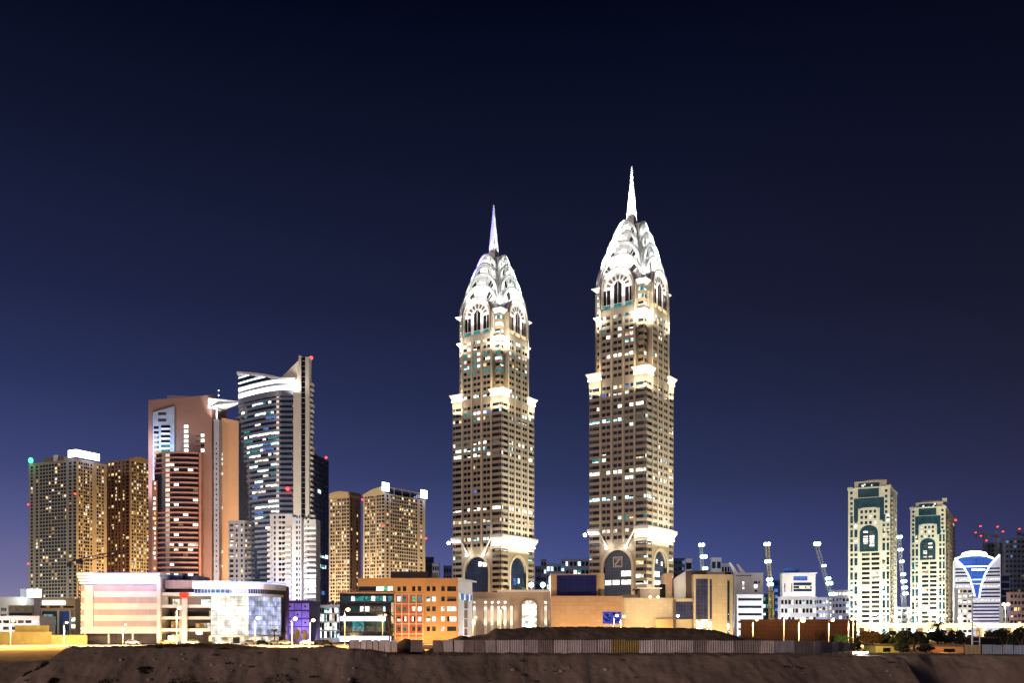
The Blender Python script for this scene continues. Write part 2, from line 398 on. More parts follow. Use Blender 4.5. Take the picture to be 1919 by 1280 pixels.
# ------------------------------------------------------------------ the two spired towers
def arch_pts(w, spring, peak, n=18):
    return [(w/2*math.cos(math.pi*k/n), spring+(peak-spring)*math.sin(math.pi*k/n)) for k in range(n+1)]   # right to left
def spired_tower(pxc, Y, S, th, label, seed, lit, blue_spire):
    thr = R(th); u = Vector((math.cos(thr), math.sin(thr), 0)); v = Vector((-math.sin(thr), math.cos(thr), 0))
    C = Vector((X(pxc, Y), Y, 0))
    T = thing('spired_tower', label, 'tower', C+(u+v)*S/2, thr-math.pi/2, 'twin spired towers')
    h = S/2; rnd = random.Random(seed)
    wall = MB(); wins = []; piers = MB()
    def fp(k, s, o, z):     # face k, distance along it, outward offset
        a = math.pi/2*k; d = (math.cos(a), math.sin(a)); n = (d[1], -d[0])
        return (d[0]*(s-h)+n[0]*(h+o), d[1]*(s-h)+n[1]*(h+o), z)
    def fbox(mb, k, s0, s1, o0, o1, z0, z1, m):
        mb.slab([fp(k, s0, o0, z0), fp(k, s1, o0, z0), fp(k, s1, o0, z1), fp(k, s0, o0, z1)], Vector(fp(k, 0, o1, 0))-Vector(fp(k, 0, o0, 0)), m)
    c = .2*S; FL = 3.8; ZL, ZM, ZU = 62., 150., 190.
    band = [(z, z+2.0) for z in [FL*k+.9 for k in range(1, 39)]]
    base_pick = picker(seed, lit, ('dk', 'dk', 'dk', 'db'), run=.62)
    lit_rows = {}
    fl = random.Random(seed*31+5); kinds = {}
    def floor_kind(j):
        if j not in kinds:
            x = fl.random(); kinds[j] = 'full' if x < .17 else 'part' if x < .4 else 'haze' if x < .38 else 'dark'
            kinds[j] = (kinds[j], fl.choice(['ww', 'ww', 'ww', 'ww2', 'wc', 'wc', 'wt']))
        return kinds[j]
    def pick(face, hi=0):
        rr = random.Random(seed*7+face); memo = {}; last = {}
        def f(i, j):
            if (i, j) in memo: return memo[i, j]
            k_, c_ = floor_kind(j+hi); x = rr.random(); m = None
            if k_ == 'full' and x < (.85 if face == 0 else .5): m = c_ if rr.random() < .8 else 'wd'
            elif k_ == 'part' and (x < .22 or (last.get(j) and x < .66)): m = c_ if rr.random() < .75 else rr.choice(['ww', 'wt', 'wd', 'wy', 'wb'])
            elif k_ == 'haze' and x < .8: m = 'wg'
            elif k_ == 'dark' and x < .018: m = rr.choice(['ww', 'ww2', 'wb', 'wy', 'wt'])
            last[j] = m; memo[i, j] = m or rr.choice(['dk', 'dk', 'dk', 'db'])
            return memo[i, j]
        return f
    for k in range(4):
        p = fp(k, 0, 0, 0); ang = math.pi/2*k
        if k > 1:           # away from the street: plain walls with window bands
            cols = even(S, 8, .7); rows = band[::1]
            facade(wall, wins if k < 0 else [], p, ang, S, 0, ZM, [], [], pick(k), 'tan_stone')
            facade(wall, [], fp(k, c, 0, 0), ang, S-2*c, ZM, 206, [], [], pick(k), 'tan_stone')
            continue
        pk = pick(k)
        # corner blocks: continuous bands wrapping the corner
        for s0, s1, off in ((0, c, 0), (S-c, S, 30)):
            q = fp(k, s0, 0, 0)
            if s0 == 0: cc = [(.12, 1.9), (2.0, c-.55)]
            else: cc = [(.55, c-2.0), (c-1.9, c-.12)]
            def pc(i, j, off=off, s0=s0):
                outer = (i == 0) == (s0 == 0)
                m = pk(off+i, j)
                return 'dbr' if outer and m in ('dk', 'db', 'wo', 'wd') else m
            facade(wall, wins, q, ang, c, 0, ZM, cc, band, pc, 'tan_stone')
        # three bays of paired windows between piers, from the arch up
        bw = (S-2*c)/3; cc = []
        for b in range(3):
            m0 = bw*(b+.5); cc += [(m0-2.65, m0-.25), (m0+.25, m0+2.65)]
        mid = [r for r in band if r[0] > 57]
        facade(wall, wins, fp(k, c, 0, 0), ang, S-2*c, 56, ZM, cc, mid, lambda i, j: pk(i+4, j+14), 'tan_stone')
        for b in range(4):
            s = c+bw*b; fbox(piers, k, s-.45, s+.45, .003, .45, 56, ZM+ (36 if 0 < b < 3 else 0), 'tan_light')
            if b in (0, 3): fbox(piers, k, s-.45, s+.45, .003, .45, ZM, 205, 'tan_light')
        # great arch at the foot
        w = 18.; spr, pk_ = 42., 51.5; cx = S/2
        outline = [(cx+a, z) for a, z in arch_pts(w, spr, pk_)]
        poly = [fp(k, c, 0, 0), fp(k, cx-w/2, 0, 0)]
        wall.quad(fp(k, c, 0, 0), fp(k, cx-w/2, 0, 0), fp(k, cx-w/2, 0, 56), fp(k, c, 0, 56), m='tan_stone')
        wall.quad(fp(k, cx+w/2, 0, 0), fp(k, S-c, 0, 0), fp(k, S-c, 0, 56), fp(k, cx+w/2, 0, 56), m='tan_stone')
        for i in range(len(outline)-1):
            (a0, z0), (a1, z1) = outline[i], outline[i+1]
            wall.quad(fp(k, a1, 0, z1), fp(k, a0, 0, z0), fp(k, a0, 0, 56), fp(k, a1, 0, 56), m='tan_stone')
            wall.quad(fp(k, a1, 0, z1), fp(k, a1, -1.2, z1), fp(k, a0, -1.2, z0), fp(k, a0, 0, z0), m='tan_light')
        g = MB(); g.quad(*([fp(k, cx-w/2, -1.1, 0), fp(k, cx+w/2, -1.1, 0)]+[fp(k, a, -1.1, z) for a, z in outline]), m='arch_glass')
        gl = g.build('arch_window', T)
        def room(*a):
            lt = MB(); fbox(lt, k, *a); lt.build('lit_room', gl)
        for zz in ((36.2, 39.4), (31.4, 34.2)) if seed == 2 else ((25.4, 28.4),):
            for a0, a1 in ((-8.5, -4.6), (-3.6, .9), (2, 8.2)):
                if rnd.random() < (.85 if k == 0 else .95) and not (seed == 1 and k == 1): room(cx+a0, cx+a1, -1.0, -.95, zz[0], zz[1], 'ww')
        if seed == 1:
            for a0, a1, z0, z1, m in ((.6, 3, 45.4, 48.4, 'ww'), (3.8, 7, 45.2, 48, 'ww')) if k == 0 else ((-4, -1, 34, 38, 'wb'), (1, 3, 35, 38.4, 'wc')):
                room(cx+a0, cx+a1, -1.0, -.95, z0, z1, m)
        elif k == 1:
            for a0, z0 in ((-4, 44), (3, 43)): room(cx+a0, cx+a0+2, -1.0, -.95, z0, z0+2.4, 'ww')
        fr = MB(); o2 = [(cx+a, z) for a, z in arch_pts(w+3.2, spr, pk_+1.7)]
        ring = [fp(k, cx+w/2+1.6, .35, 0)]+[fp(k, a, .35, z) for a, z in o2]+[fp(k, cx-w/2-1.6, .35, 0), fp(k, cx-w/2, .35, 0)]+[fp(k, a, .35, z) for a, z in reversed(outline)]+[fp(k, cx+w/2, .35, 0)]
        nn = len(o2)+1
        for i in range(len(o2)+1):
            A = ring[i]; B = ring[i+1]; D = ring[len(ring)-1-i]; Cc = ring[len(ring)-2-i]
            fr.quad(A, B, Cc, D, m='tan_light')
        for i in range(len(o2)+1):
            A = Vector(ring[i]); B = Vector(ring[i+1]); n_ = Vector(fp(k, 0, 0, 0))-Vector(fp(k, 0, .35, 0))
            fr.quad(A, A+n_, B+n_, B, m='tan_light')
        fr.build('arch_frame', T)
        if seed == 2 and k == 0:      # square emblem with a slanting stroke
            e = MB(); s0, s1, z0, z1 = cx-3.2, cx+2.6, 41.6, 47.6
            for a, b, c_, d_ in ((s0, s1, z0, z0+.35), (s0, s1, z1-.35, z1), (s0, s0+.35, z0+.35, z1-.35), (s1-.35, s1, z0+.35, z1-.35)):
                fbox(e, k, a, b, -1.0, -.8, c_, d_, 'tan_light')
            for a, b in (((s0+1, z0+1.), (s1-1, z1-1.3)), ((s0+1, z0+.9), (s1-1.3, z0+.9)), ((s0+1.3, z1-1.3), (s1-1, z1-1.3)), ((s0+1, z0+1.8), (s1-2, z1-1.3))):
                e.tube([fp(k, a[0], -.9, a[1]), fp(k, b[0], -.9, b[1])], .16, 'tan_light', 4)
            e.build('emblem', T)
        # upper shaft: middle bays flush, corners stepped in
        up = [(z, z+2.0) for z in [ZM+FL*j+2.2 for j in range(10)]]
        up_lit = [(m, s*2.0) for m, s in lit]
        pu = pick(k, 50)
        facade(wall, wins, fp(k, c, 0, 0), ang, S-2*c, ZM, 192, cc, up, lambda i, j: (rnd.choice(['ww', 'ww2', 'wt']) if j in (6, 7, 9) and rnd.random() < .6 else pu(i, j)), 'tan_stone')
        d = 3.2
        for s0, s1, cc2 in ((d, c, [(.35, c-d-.5)]), (S-c, S-d, [(.5, c-d-.35)])):
            facade(wall, wins, fp(k, s0, -d, 0), ang, s1-s0, ZM, 206, cc2, up+[(z, z+2.2) for z in (192.2, 196.5, 200.8)], lambda i, j: ('wc' if j > 9 else pu(i+20, j)), 'tan_stone')
        for s in (c, S-c):
            A, B = fp(k, s, 0, ZM), fp(k, s, -d, ZM); A2, B2 = fp(k, s, 0, 206), fp(k, s, -d, 206)
            wall.quad(A, B, B2, A2, m='tan_stone') if s < h else wall.quad(B, A, A2, B2, m='tan_stone')
        # top arch with tall windows and a fan of brown blocks
        aw, asp, apk = S-2*c, 204.5, 216.; pan = MB(); o3 = [(cx+a, z) for a, z in arch_pts(aw, asp, apk)]
        pan.slab([fp(k, c, -.5, 192), fp(k, S-c, -.5, 192)]+[fp(k, a, -.5, z) for a, z in o3], Vector(fp(k, 0, -3, 0))-Vector(fp(k, 0, -.5, 0)), 'white_wall')
        pan.build('arch_panel', T)
        for off in (-7.3, 0, 7.3):
            zt = 203.4 if off else 207.2
            for q in (-2.5, .2):
                mb = MB(); a0, a1 = cx+off+q, cx+off+q+2.3
                pts = [(a0, 195), (a1, 195), (a1, zt), (a0, zt)] if off else [(a0, 195), (a1, 195), (a1, zt+(-1.6 if q > 0 else .9)), (a0, zt+(.9 if q > 0 else -1.6))]
                mb.slab([fp(k, a, -.42, z) for a, z in pts], Vector(fp(k, 0, -.5, 0))-Vector(fp(k, 0, -.42, 0)), 'dk' if k == 0 else 'dbr'); mb.build('tall_window', T)
            mb = MB(); fbox(mb, k, cx+off-2.5, cx+off+2.5, -.49, -.42, 192.6, 194.6, 'wt' if k == 0 else 'wy'); mb.build('low_window', T)
        fan = MB()
        for q in range(7):
            a = math.pi*(.1+.8*q/6)
            r0, r1, wd = 4.9, 7.6, .15
            fan.slab([fp(k, cx+r*math.cos(a+da), -.4, 204.2+r*.95*math.sin(a+da)) for r, da in ((r0, -wd*.8), (r1, -wd*.75), (r1, wd*.75), (r0, wd*.8))], Vector(fp(k, 0, -.5, 0))-Vector(fp(k, 0, -.4, 0)), 'brown_roof')
        fan.build('fan_blocks', T)
        for (w0, w1, o, m) in ((aw, aw-1.3, .5, 'frame_brown'), (aw-1.3, aw-2.1, .35, 'white_metal'), (aw-3.2, aw-4., .2, 'tan_light')):
            rim = MB(); A = [(cx+w0/2, 193)]+[(cx+a, z) for a, z in arch_pts(w0, asp, apk-(aw-w0)/2)]+[(cx-w0/2, 193)]
            B = [(cx+w1/2, 193)]+[(cx+a, z) for a, z in arch_pts(w1, asp, apk-(aw-w1)/2)]+[(cx-w1/2, 193)]
            for i in range(len(A)-1):
                rim.quad(fp(k, A[i][0], o, A[i][1]), fp(k, A[i+1][0], o, A[i+1][1]), fp(k, B[i+1][0], o, B[i+1][1]), fp(k, B[i][0], o, B[i][1]), m=m)
                rim.quad(fp(k, B[i][0], o, B[i][1]), fp(k, B[i+1][0], o, B[i+1][1]), fp(k, B[i+1][0], -.5, B[i+1][1]), fp(k, B[i][0], -.5, B[i][1]), m=m)
                rim.quad(fp(k, A[i+1][0], o, A[i+1][1]), fp(k, A[i][0], o, A[i][1]), fp(k, A[i][0], -.5, A[i][1]), fp(k, A[i+1][0], -.5, A[i+1][1]), m=m)
            rim.build('top_arch_frame', T)
    wall.quad(*[fp(k, 0, -.02, ZM) for k in range(4)], m='tan_stone')
    wall.build('wall', T); piers.build('pier', T)
    flush(T, wins)
    # flared stone lanterns on the corners at mid height, small flared lips above, long cornice below
    def corner_sq(ix, iy, inset, size, grow=0.):
        x0 = -h+inset if ix < 0 else h-inset-size; y0 = -h+inset if iy < 0 else h-inset-size
        return [(x0-grow, y0-grow), (x0+size+grow, y0-grow), (x0+size+grow, y0+size+grow), (x0-grow, y0+size+grow)]
    for ix, iy in ((-1, -1), (1, -1), (1, 1), (-1, 1)):
        mb = MB()
        mb.prism(corner_sq(ix, iy, 0, c, .15), 148, 153.2, 'tan_light', corner_sq(ix, iy, 0, c, .3))
        mb.prism(corner_sq(ix, iy, 0, c, .35), 153.2, 156, 'white_metal', corner_sq(ix, iy, 0, c, 1.9))
        co = mb.build('corner_lantern', T)
        g = MB(); g.prism(corner_sq(ix, iy, 0, c, .62), 151.8, 152.9, 'strip_white'); g.build('light_strip', co)  # glowing strip added under the lip to imitate its floodlit glare
        # rooms behind the stepped corner stay dark between strips: the step itself
        for z in (187.5, 204.5):
            mb = MB(); mb.prism(corner_sq(ix, iy, 3.2, c-3.2, .05), z, z+2.2, 'white_metal', corner_sq(ix, iy, 3.2, c-3.2, 1.6 if z < 200 else 2.4)); mb.build('corner_lip', T)
        mb = MB(); mb.prism(corner_sq(ix, iy, 3.2, c-3.2), 206.7, 222, 'white_metal', corner_sq(ix, iy, 6.6, .9)); mb.build('corner_cap', T)
        if (ix, iy) != (-1, 1):
            dx = ix*(h+3.6); dy = iy*(h+3.6)
            for (lx, ly) in ((ix*(h-c/2), dy), (dx, iy*(h-c/2))):
                lamp('AREA', W(T, (lx*1.0, ly*1.0, 144.5)), 2300, (1, .84, .6), W(T, (lx*.86, ly*.86, 151)), 7, sy=1.2); lamp('AREA', W(T, (lx*.97, ly*.97, 157)), 900, (1, .8, .5), W(T, (lx*.84, ly*.84, 163)), 6, sy=1.)
                lamp('AREA', W(T, (lx*.98, ly*.98, 183)), 6000, (1, .93, .78), W(T, (lx*.8, ly*.8, 192)), 6, sy=1.2)
    # cornice above the great arches
    q = [(-h-.5, -h-.5), (h+.5, -h-.5), (h+.5, h+.5), (-h-.5, h+.5)]; q2 = [(x*1.075, y*1.075) for x, y in q]
    for k in (0, 1):
        spans = ((-.5, c), (S-c, S+.5)) if k == 0 else ((-.5, S+.5),)
        for s0, s1 in spans:
            cn = MB(); strip = MB()
            e0 = -1.4 if s0 < 0 and k else -.4 if s0 < 0 else 0; e1 = 1.4 if s1 > S else 0
            zb_ = 59.8 if k or s0 > 1 else 62.2; fo = 1.9 if k or s0 > 1 else 1.2
            a = (fp(k, s0, .05, zb_), fp(k, s1, .05, zb_), fp(k, s1+e1, fo, 63), fp(k, s0+e0, fo, 63)); t = (fp(k, s0+e0, fo, 64.6), fp(k, s1+e1, fo, 64.6), fp(k, s1, .05, 64.6), fp(k, s0, .05, 64.6))
            cn.quad(*a, m='white_metal'); cn.quad(a[3], a[2], t[1], t[0], m='white_metal'); cn.quad(*t, m='white_metal'); cn.quad(a[1], t[2], t[1], a[2], m='white_metal'); cn.quad(a[0], a[3], t[0], t[3], m='white_metal')
            fbox(strip, k, s0+.3, s1-.3, .3, .7, *((58.3, 59.5) if k or s0 > 1 else (61.4, 62.1)), 'strip_white')  # glowing strip added below the cornice for its overexposed look
            mid = (s0+s1)/2; strip.build('light_strip', cn.build('cornice', T))
            lamp('AREA', W(T, fp(k, mid, 3.2, 55.5)), (1050 if k else 480 if s0 > 1 else 160)*(s1-s0)/8, (1, .93, .78), W(T, fp(k, mid, .3, 61)), s1-s0, sy=1.)
            lamp('AREA', W(T, fp(k, mid, 3.4, 66)), (500 if k else 240 if s0 > 1 else 120)*(s1-s0)/8, (1, .93, .78), W(T, fp(k, mid, 0, 72)), s1-s0, sy=1.)
    mb = MB(); mb.box(-h-2.2, -h-1.2, -h-1.6, -h-.6, 60.4, 61.4, 'dark_metal'); o = mb.build('floodlight_housing', T)
    mb = MB(); mb.ball((-h-1.8, -h-1.9, 61.2), 1.1, 'lamp_white'); mb.build('bulb', o)
    for s0, s1 in ((c-.3, c+5.), (S-c+.3, S-c-5.)):
        mb = MB(); mb.tube([fp(0, s0, 1.4, 63), fp(0, s1, 1.0, 53)], .55, 'white_metal', 6); br = mb.build('brace', T)
        mb = MB(); mb.ball(fp(0, s1, 1.9, 52.6), .8, 'lamp_white'); mb.build('floodlight_head', br)
        lamp('POINT', W(T, fp(0, s1, 3.2, 53.5)), 1500, (1, .93, .8), size=.6)
    # ------------- crown: crossed barrel vaults stepping in, arched rims, pierced front panels
    tiers = [(S*.845, S*.785, 206.5, 224.5, 205), (S*.725, S*.69, 214.5, 232.8, 213), (S*.595, S*.565, 223., 240., 220), (S*.445, S*.425, 232., 246.8, 228)]
    for ti, (Sk, w, spr, pkz, bz) in enumerate(tiers):
        hk = Sk/2; sh = MB(); prof = [(w/2, bz)]+arch_pts(w, spr, pkz, 20)+[(-w/2, bz)]
        for ax in (0, 1):
            for i in range(len(prof)-1):
                (a0, z0), (a1, z1) = prof[i], prof[i+1]
                q = [(a0, -hk, z0), (a0, hk, z0), (a1, hk, z1), (a1, -hk, z1)] if ax == 0 else [(-hk, a0, z0), (-hk, a1, z1), (hk, a1, z1), (hk, a0, z0)]
                sh.quad(*q, m='white_metal')
        sh.build('crown_vault', T, smooth=False)
        for k in range(4):
            a = math.pi/2*k; d = (math.cos(a), math.sin(a)); n = (d[1], -d[0])
            def q3(s, o, z): return (d[0]*s+n[0]*(hk+o), d[1]*s+n[1]*(hk+o), z)
            cap = MB(); cap.quad(*[q3(s, -.6, z) for s, z in [(-w/2, bz), (w/2, bz)]+arch_pts(w, spr, pkz, 20)], m='lattice')
            lat = cap.build('lattice_panel', T)
            if k < 2:
                cz = spr
                for (sa, ra, rb, wa) in [(1, .55, .86, .17), (-1, .55, .86, .17)]+([(1, .36, .52, .1), (-1, .36, .5, .1)] if ti > 1 else []):
                    an = math.pi/2-sa*(rnd.uniform(.55, .85) if ra > .5 else .5)
                    if rnd.random() < .2: continue
                    pp = [(w/2*r*math.cos(t), cz+(pkz-cz)*r*math.sin(t)) for r, t in ((ra, an-wa), (rb, an-wa*1.1), (rb, an+wa*.7), (ra, an+wa))]
                    vd = MB(); vd.quad(*[q3(s, -.55, z) for s, z in pp], m='void'); vd.build('opening', lat)
                tb = MB()
                for q in range(1, 8):     # radial struts and an inner rib
                    t = math.pi*q/8
                    tb.tube([q3(w/2*.3*math.cos(t), -.4, cz+(pkz-cz)*.3*math.sin(t)), q3(w/2*.93*math.cos(t), -.4, cz+(pkz-cz)*.93*math.sin(t))], .16, 'white_metal', 4, False)
                tb.tube([q3(s*.58, -.35, cz+(z-cz)*.58) for s, z in arch_pts(w, spr, pkz, 14)], .2, 'white_metal', 4, False)
                tb.build('strut', lat)
            rim = MB(); tk = 1.15
            A = [(w/2+.25, bz)]+arch_pts(w+.5, spr, pkz+.25, 20)+[(-w/2-.25, bz)]; B = [(w/2-tk, bz)]+arch_pts(w-2*tk, spr, pkz-tk, 20)+[(-w/2+tk, bz)]
            for i in range(len(A)-1):
                f0, f1, g0, g1 = A[i], A[i+1], B[i], B[i+1]
                mm0 = ((f0[0]*.45+g0[0]*.55), (f0[1]*.45+g0[1]*.55)); mm1 = ((f1[0]*.45+g1[0]*.55), (f1[1]*.45+g1[1]*.55))
                rim.quad(q3(f0[0], .5, f0[1]), q3(f1[0], .5, f1[1]), q3(mm1[0], .5, mm1[1]), q3(mm0[0], .5, mm0[1]), m='rim_unlit'); rim.quad(q3(mm0[0], .5, mm0[1]), q3(mm1[0], .5, mm1[1]), q3(g1[0], .5, g1[1]), q3(g0[0], .5, g0[1]), m='white_metal')
                rim.quad(q3(g0[0], .5, g0[1]), q3(g1[0], .5, g1[1]), q3(g1[0], -.6, g1[1]), q3(g0[0], -.6, g0[1]), m='rim_unlit')
                rim.quad(q3(f1[0], .5, f1[1]), q3(f0[0], .5, f0[1]), q3(f0[0], -.8, f0[1]), q3(f1[0], -.8, f1[1]), m='rim_unlit')
            rim.build('arch_rim', T, smooth=False)
        if ti < 3:      # floodlights sitting behind each rim light the next tier
            gap = Sk/2-.9
            for ax, ay in ((0, -1), (1, 0)):
                lamp('POINT', W(T, (ax*gap, ay*gap, pkz+1.0)), 800, (.94, 1, .95), size=.5)
                for sg in (-.62, .62):
                    lamp('POINT', W(T, (ax*(gap+.6)+abs(ay)*sg*w/2, ay*(gap+.6)+abs(ax)*sg*w/2, spr+(pkz-spr)*.95)), 520, (.94, 1, .95), size=.5)
            for cx2, cy2 in ((1, -1), (-1, -1), (1, 1)):
                lamp('POINT', W(T, (cx2*(gap-.2), cy2*(gap-.2), spr+5)), 700, (.9, .9, 1), size=.5)
    # spire: tapering lattice mast
    sp = MB(); b, z0, z1 = 2.75, 240.5, 281.8
    ring = [(-b, -b), (b, -b), (b, b), (-b, b)]
    sp.prism(ring, z0, z1, 'spire', [(x*.05, y*.05) for x, y in ring]); spire = sp.build('spire', T)
    ed = MB()
    for x, y in ring: ed.tube([(x, y, z0), (x*.06, y*.06, z1)], [.28, .1], 'white_metal', 5)
    ed.build('spire_edge', spire)
    for sx, sy in ((4.6, -4.6), (-4.6, -4.6), (4.6, 4.6), (0, -5.6), (5.6, 0)):
        lamp('SPOT', W(T, (sx, sy, 248.6)), 2600 if blue_spire else 30000, (.97, 1, .98), W(T, (0, 0, 262 if blue_spire else 268)), .4, 60, .8)
    # floodlights of the crown (they stand on the corner lips) and of the shaft (on the podium roofs)
    for cx_, cy_, pw, cc in ((0, -1, 1.2, (.94, 1, .93)), (1, 0, 1.1, (.94, 1, .94))):
        n = Vector((cx_, cy_, 0)); t = Vector((-cy_, cx_, 0))
        for sgn in (-1, 1):
            p = n*(h+7)+t*sgn*9
            lamp('SPOT', W(T, (p.x, p.y, 207)), 24000*pw, cc, W(T, (n.x*8, n.y*8, 234)), .8, 66, .8)
            lamp('SPOT', W(T, (p.x, p.y, 196)), 11000*pw, (1, 1, .93), W(T, (n.x*h+t.x*sgn*3, n.y*h+t.y*sgn*3, 206)), .6, 75, .9)
        p = n*(h+30)
    for ax, ay in ((0, -1), (1, 0)):
        for sg in (-5, 0, 5): lamp('POINT', W(T, (ax*(h-1.6)+abs(ay)*sg, ay*(h-1.6)+abs(ax)*sg, 217.2-abs(sg)*.35)), 900, (1, 1, .95), size=.5)
    lamp('SPOT', W(T, (h+1, -h-1, 208)), 26000, (.98, 1, 1), W(T, (4, -4, 228)), .8, 62, .8)
    for bx, by in ((1, -1),):
        lamp('SPOT', W(T, (h+4, -h-4, 190)), 12000, (1, .78, .45), W(T, (h-5, -h+5, 197)), .6, 70, .9)
    if blue_spire:
        lamp('SPOT', W(T, (-h-2, -h-2, 210)), 2200000, (.16, .14, 1), W(T, (0, 0, 273)), .6, 24, .4)
        lamp('SPOT', W(T, (h+2, h+2, 210)), 900000, (.95, 1, .95), W(T, (0, 0, 262)), .6, 34, .5)
        lamp('SPOT', W(T, (-3, -h-3, 212)), 50000, (.95, 1, .9), W(T, (0, 0, 246)), .6, 20, .6)
    else:
        lamp('SPOT', W(T, (-h-2, -h-2, 210)), 1900000, (.97, 1, 1), W(T, (0, 0, 262)), .6, 40, .5)
        lamp('SPOT', W(T, (h+2, h+2, 210)), 1900000, (.97, 1, 1), W(T, (0, 0, 262)), .6, 40, .5)
    # shaft floods: cream on the right-hand faces, dimmer amber on the left-hand ones
    lamp('SPOT', W(T, (h+48, -10, 12)), 300000, (1, .86, .58), W(T, (h, 0, 60)), 2, 105, .6); lamp('SPOT', W(T, (h+50, 4, 14)), 1000000, (1, .93, .75), W(T, (h, 0, 135)), 2, 50, .9)
    lamp('SPOT', W(T, (-6, -h-80, 12)), 44000, (1, .6, .36), W(T, (0, -h, 92)), 2, 92, .5)
    lamp('SPOT', W(T, (h+3, -h-26, 8)), 22000, (1, .66, .25), W(T, (h-6, -h, 30)), .8, 70, .8)
    up = MB(); up.box(S-c-h-.6, S-c-h+.6, -h-3.4, -h-2.4, 9.2, 10.4, 'dark_metal'); uo = up.build('floodlight_housing', T)
    b_ = MB(); b_.ball((S-c-h, -h-2.9, 10.9), .75, 'lamp_warm'); b_.build('bulb', uo)
    lamp('SPOT', W(T, (S-c-h, -h-3., 11.5)), 16000, (1, .7, .3), W(T, (S-c-h, -h, 42)), .5, 70, .9)
    return T
def lattice_mats():
    for name, sc_, thr, base in (('lattice', .9, .3, (.8, .8, .78)), ('spire', 1.6, .36, (.75, .75, .76))):
        m = mat(name, base, .5); nt = m.node_tree; N = nt.nodes; L = nt.links; b = N['Principled BSDF']
        tc = N.new('ShaderNodeTexCoord'); no = N.new('ShaderNodeTexNoise'); no.inputs['Scale'].default_value = sc_; no.inputs['Detail'].default_value = 1
        L.new(tc.outputs['Object'], no.inputs['Vector'])
        g = N.new('ShaderNodeMath'); g.operation = 'GREATER_THAN'; g.inputs[1].default_value = thr; L.new(no.outputs[0], g.inputs[0])
        mx = N.new('ShaderNodeMix'); mx.data_type = 'RGBA'; L.new(g.outputs[0], mx.inputs['Factor']); mx.inputs['A'].default_value = (.02, .02, .025, 1); mx.inputs['B'].default_value = base+(1,)
        L.new(mx.outputs['Result'], b.inputs['Base Color'])
lattice_mats()
LIT = [('ww', .075), ('wc', .02), ('ww2', .03), ('wt', .02), ('wb', .03), ('wg', .03), ('wgn', .006), ('wy', .008), ('wd', .03)]
spired_tower(1212, 531, 37.2, 56.5, 'taller right tower of the spired pair, white lit spire and square emblem in its arch', 2, LIT, False)
spired_tower(940, 580, 38, 56.5, 'lower left tower of the spired pair, its lit spire blue on one side', 1, LIT, True)
# ------------------------------------------------------------------ residential towers of the left half
RES = [('wy', .13), ('ww2', .08), ('wo', .13)]
RES_DIM = [('wy', .05), ('ww2', .035), ('wo', .03)]
def flood(b, face, px_or_s, power, c, out=45, zt=40, z=3, angle=95, size=2):
    """a facade floodlight standing in front of the left or right face of a building"""
    if face == 'l': p, t = (px_or_s-b.Wl, -out, z), (px_or_s-b.Wl, 0, zt)
    else: p, t = (out, px_or_s, z), (0, px_or_s, zt)
    return lamp('SPOT', W(b.T, p), power, c, W(b.T, t), size, angle, .6)
def crown_wall(b, s0, s1, za, zb, m, face='l', bulge=2.2, name='parapet'):
    """a curved parapet standing on one face"""
    n = 10; mb = MB(); top = []
    for k in range(n+1):
        t = k/n; top.append((s0+(s1-s0)*t, za+(zb-za)*t+bulge*math.sin(math.pi*t)))
    base = b.zt-.6
    if face == 'l': pts = [(s-b.Wl, -.35, z) for s, z in [(s0, base), (s1, base)]+top[::-1]]; ax = (0, .7, 0)
    else: pts = [(.35, s, z) for s, z in [(s0, base), (s1, base)]+top[::-1]]; ax = (-.7, 0, 0)
    mb.slab(pts, ax, m); return mb.build(name, b.T)
def aviation(b, p):
    mb = MB(); mb.tube([(p[0], p[1], p[2]-1.6), (p[0], p[1], p[2]-.5)], .18, 'dark_metal', 5); o = mb.build('beacon', b.T)
    m2 = MB(); m2.ball(p, .85, 'lamp_red'); m2.build('bulb', o)

# the pair at the far left, white lit sign on its roof corner
G1 = 'residential towers with golden lit windows'
b = Bld('apartment_tower', 'tall apartment tower at the far left, white lit sign and green lamp on its roof', 'tower', 143, 780, 64, 54, 200, 862, group=G1)
pk = picker(11, RES_DIM); rows = floors(0, b.zt, 3.0, 2.0, .7)
cl = b.colsl((57.5, 61.5), (67, 71.5))+b.colsl(*[(74.5+5.6*k, 78.9+5.6*k) for k in range(9)])+b.colsl((129, 134))+b.colsl((137.5, 142.5))
b.left(0, b.zt, cl, rows, lambda i, j: ('void' if i == 12 and pk(i, j) in ('dk', 'db') else pk(i, j)), 'residence_dim')
pr = picker(12, RES)
cr = b.colsr(*[(147.5+x, 150.7+x) for x in (0, 4.1, 9.4, 13, 16.6, 22, 25.6, 31, 34.6)][:6])+b.colsr((181.3, 184.6), (185.6, 189), (191, 194.4))
b.right(0, b.zt, cr, rows, lambda i, j: pr(i, j), 'residence')
b.backs(0, b.zt, 'residence_dim'); b.roof(b.zt, 'residence_dim', .3, .9)
mb = MB(); mb.box(-b.Wl*.75, -b.Wl*.3, 2, b.Wr-3, b.zt+.9, b.zt+5, 'residence_brown'); mb.box(-b.Wl*.5, -b.Wl*.42, 1.2, 2, b.zt+.9, b.zt+6.5, 'white_wall'); mb.build('roof_plant', b.T)
fr = MB()
for x0, x1, y0, y1 in ((-9.6, .3, -.35, .25), (-.25, .35, .25, 23)): fr.box(x0, x1, y0, y1, b.zt+2.6, b.zt+8.6, 'sign_white')
sg = fr.build('roof_sign', b.T)
mb = MB()
for k in range(5): mb.box(-9+2.2*k, -8.7+2.2*k, 0, .3, b.zt+.9, b.zt+2.6, 'dark_metal')
for k in range(8): mb.box(0, .3, 1+3*k, 1.3+3*k, b.zt+.9, b.zt+2.6, 'dark_metal')
mb.build('sign_post', sg)
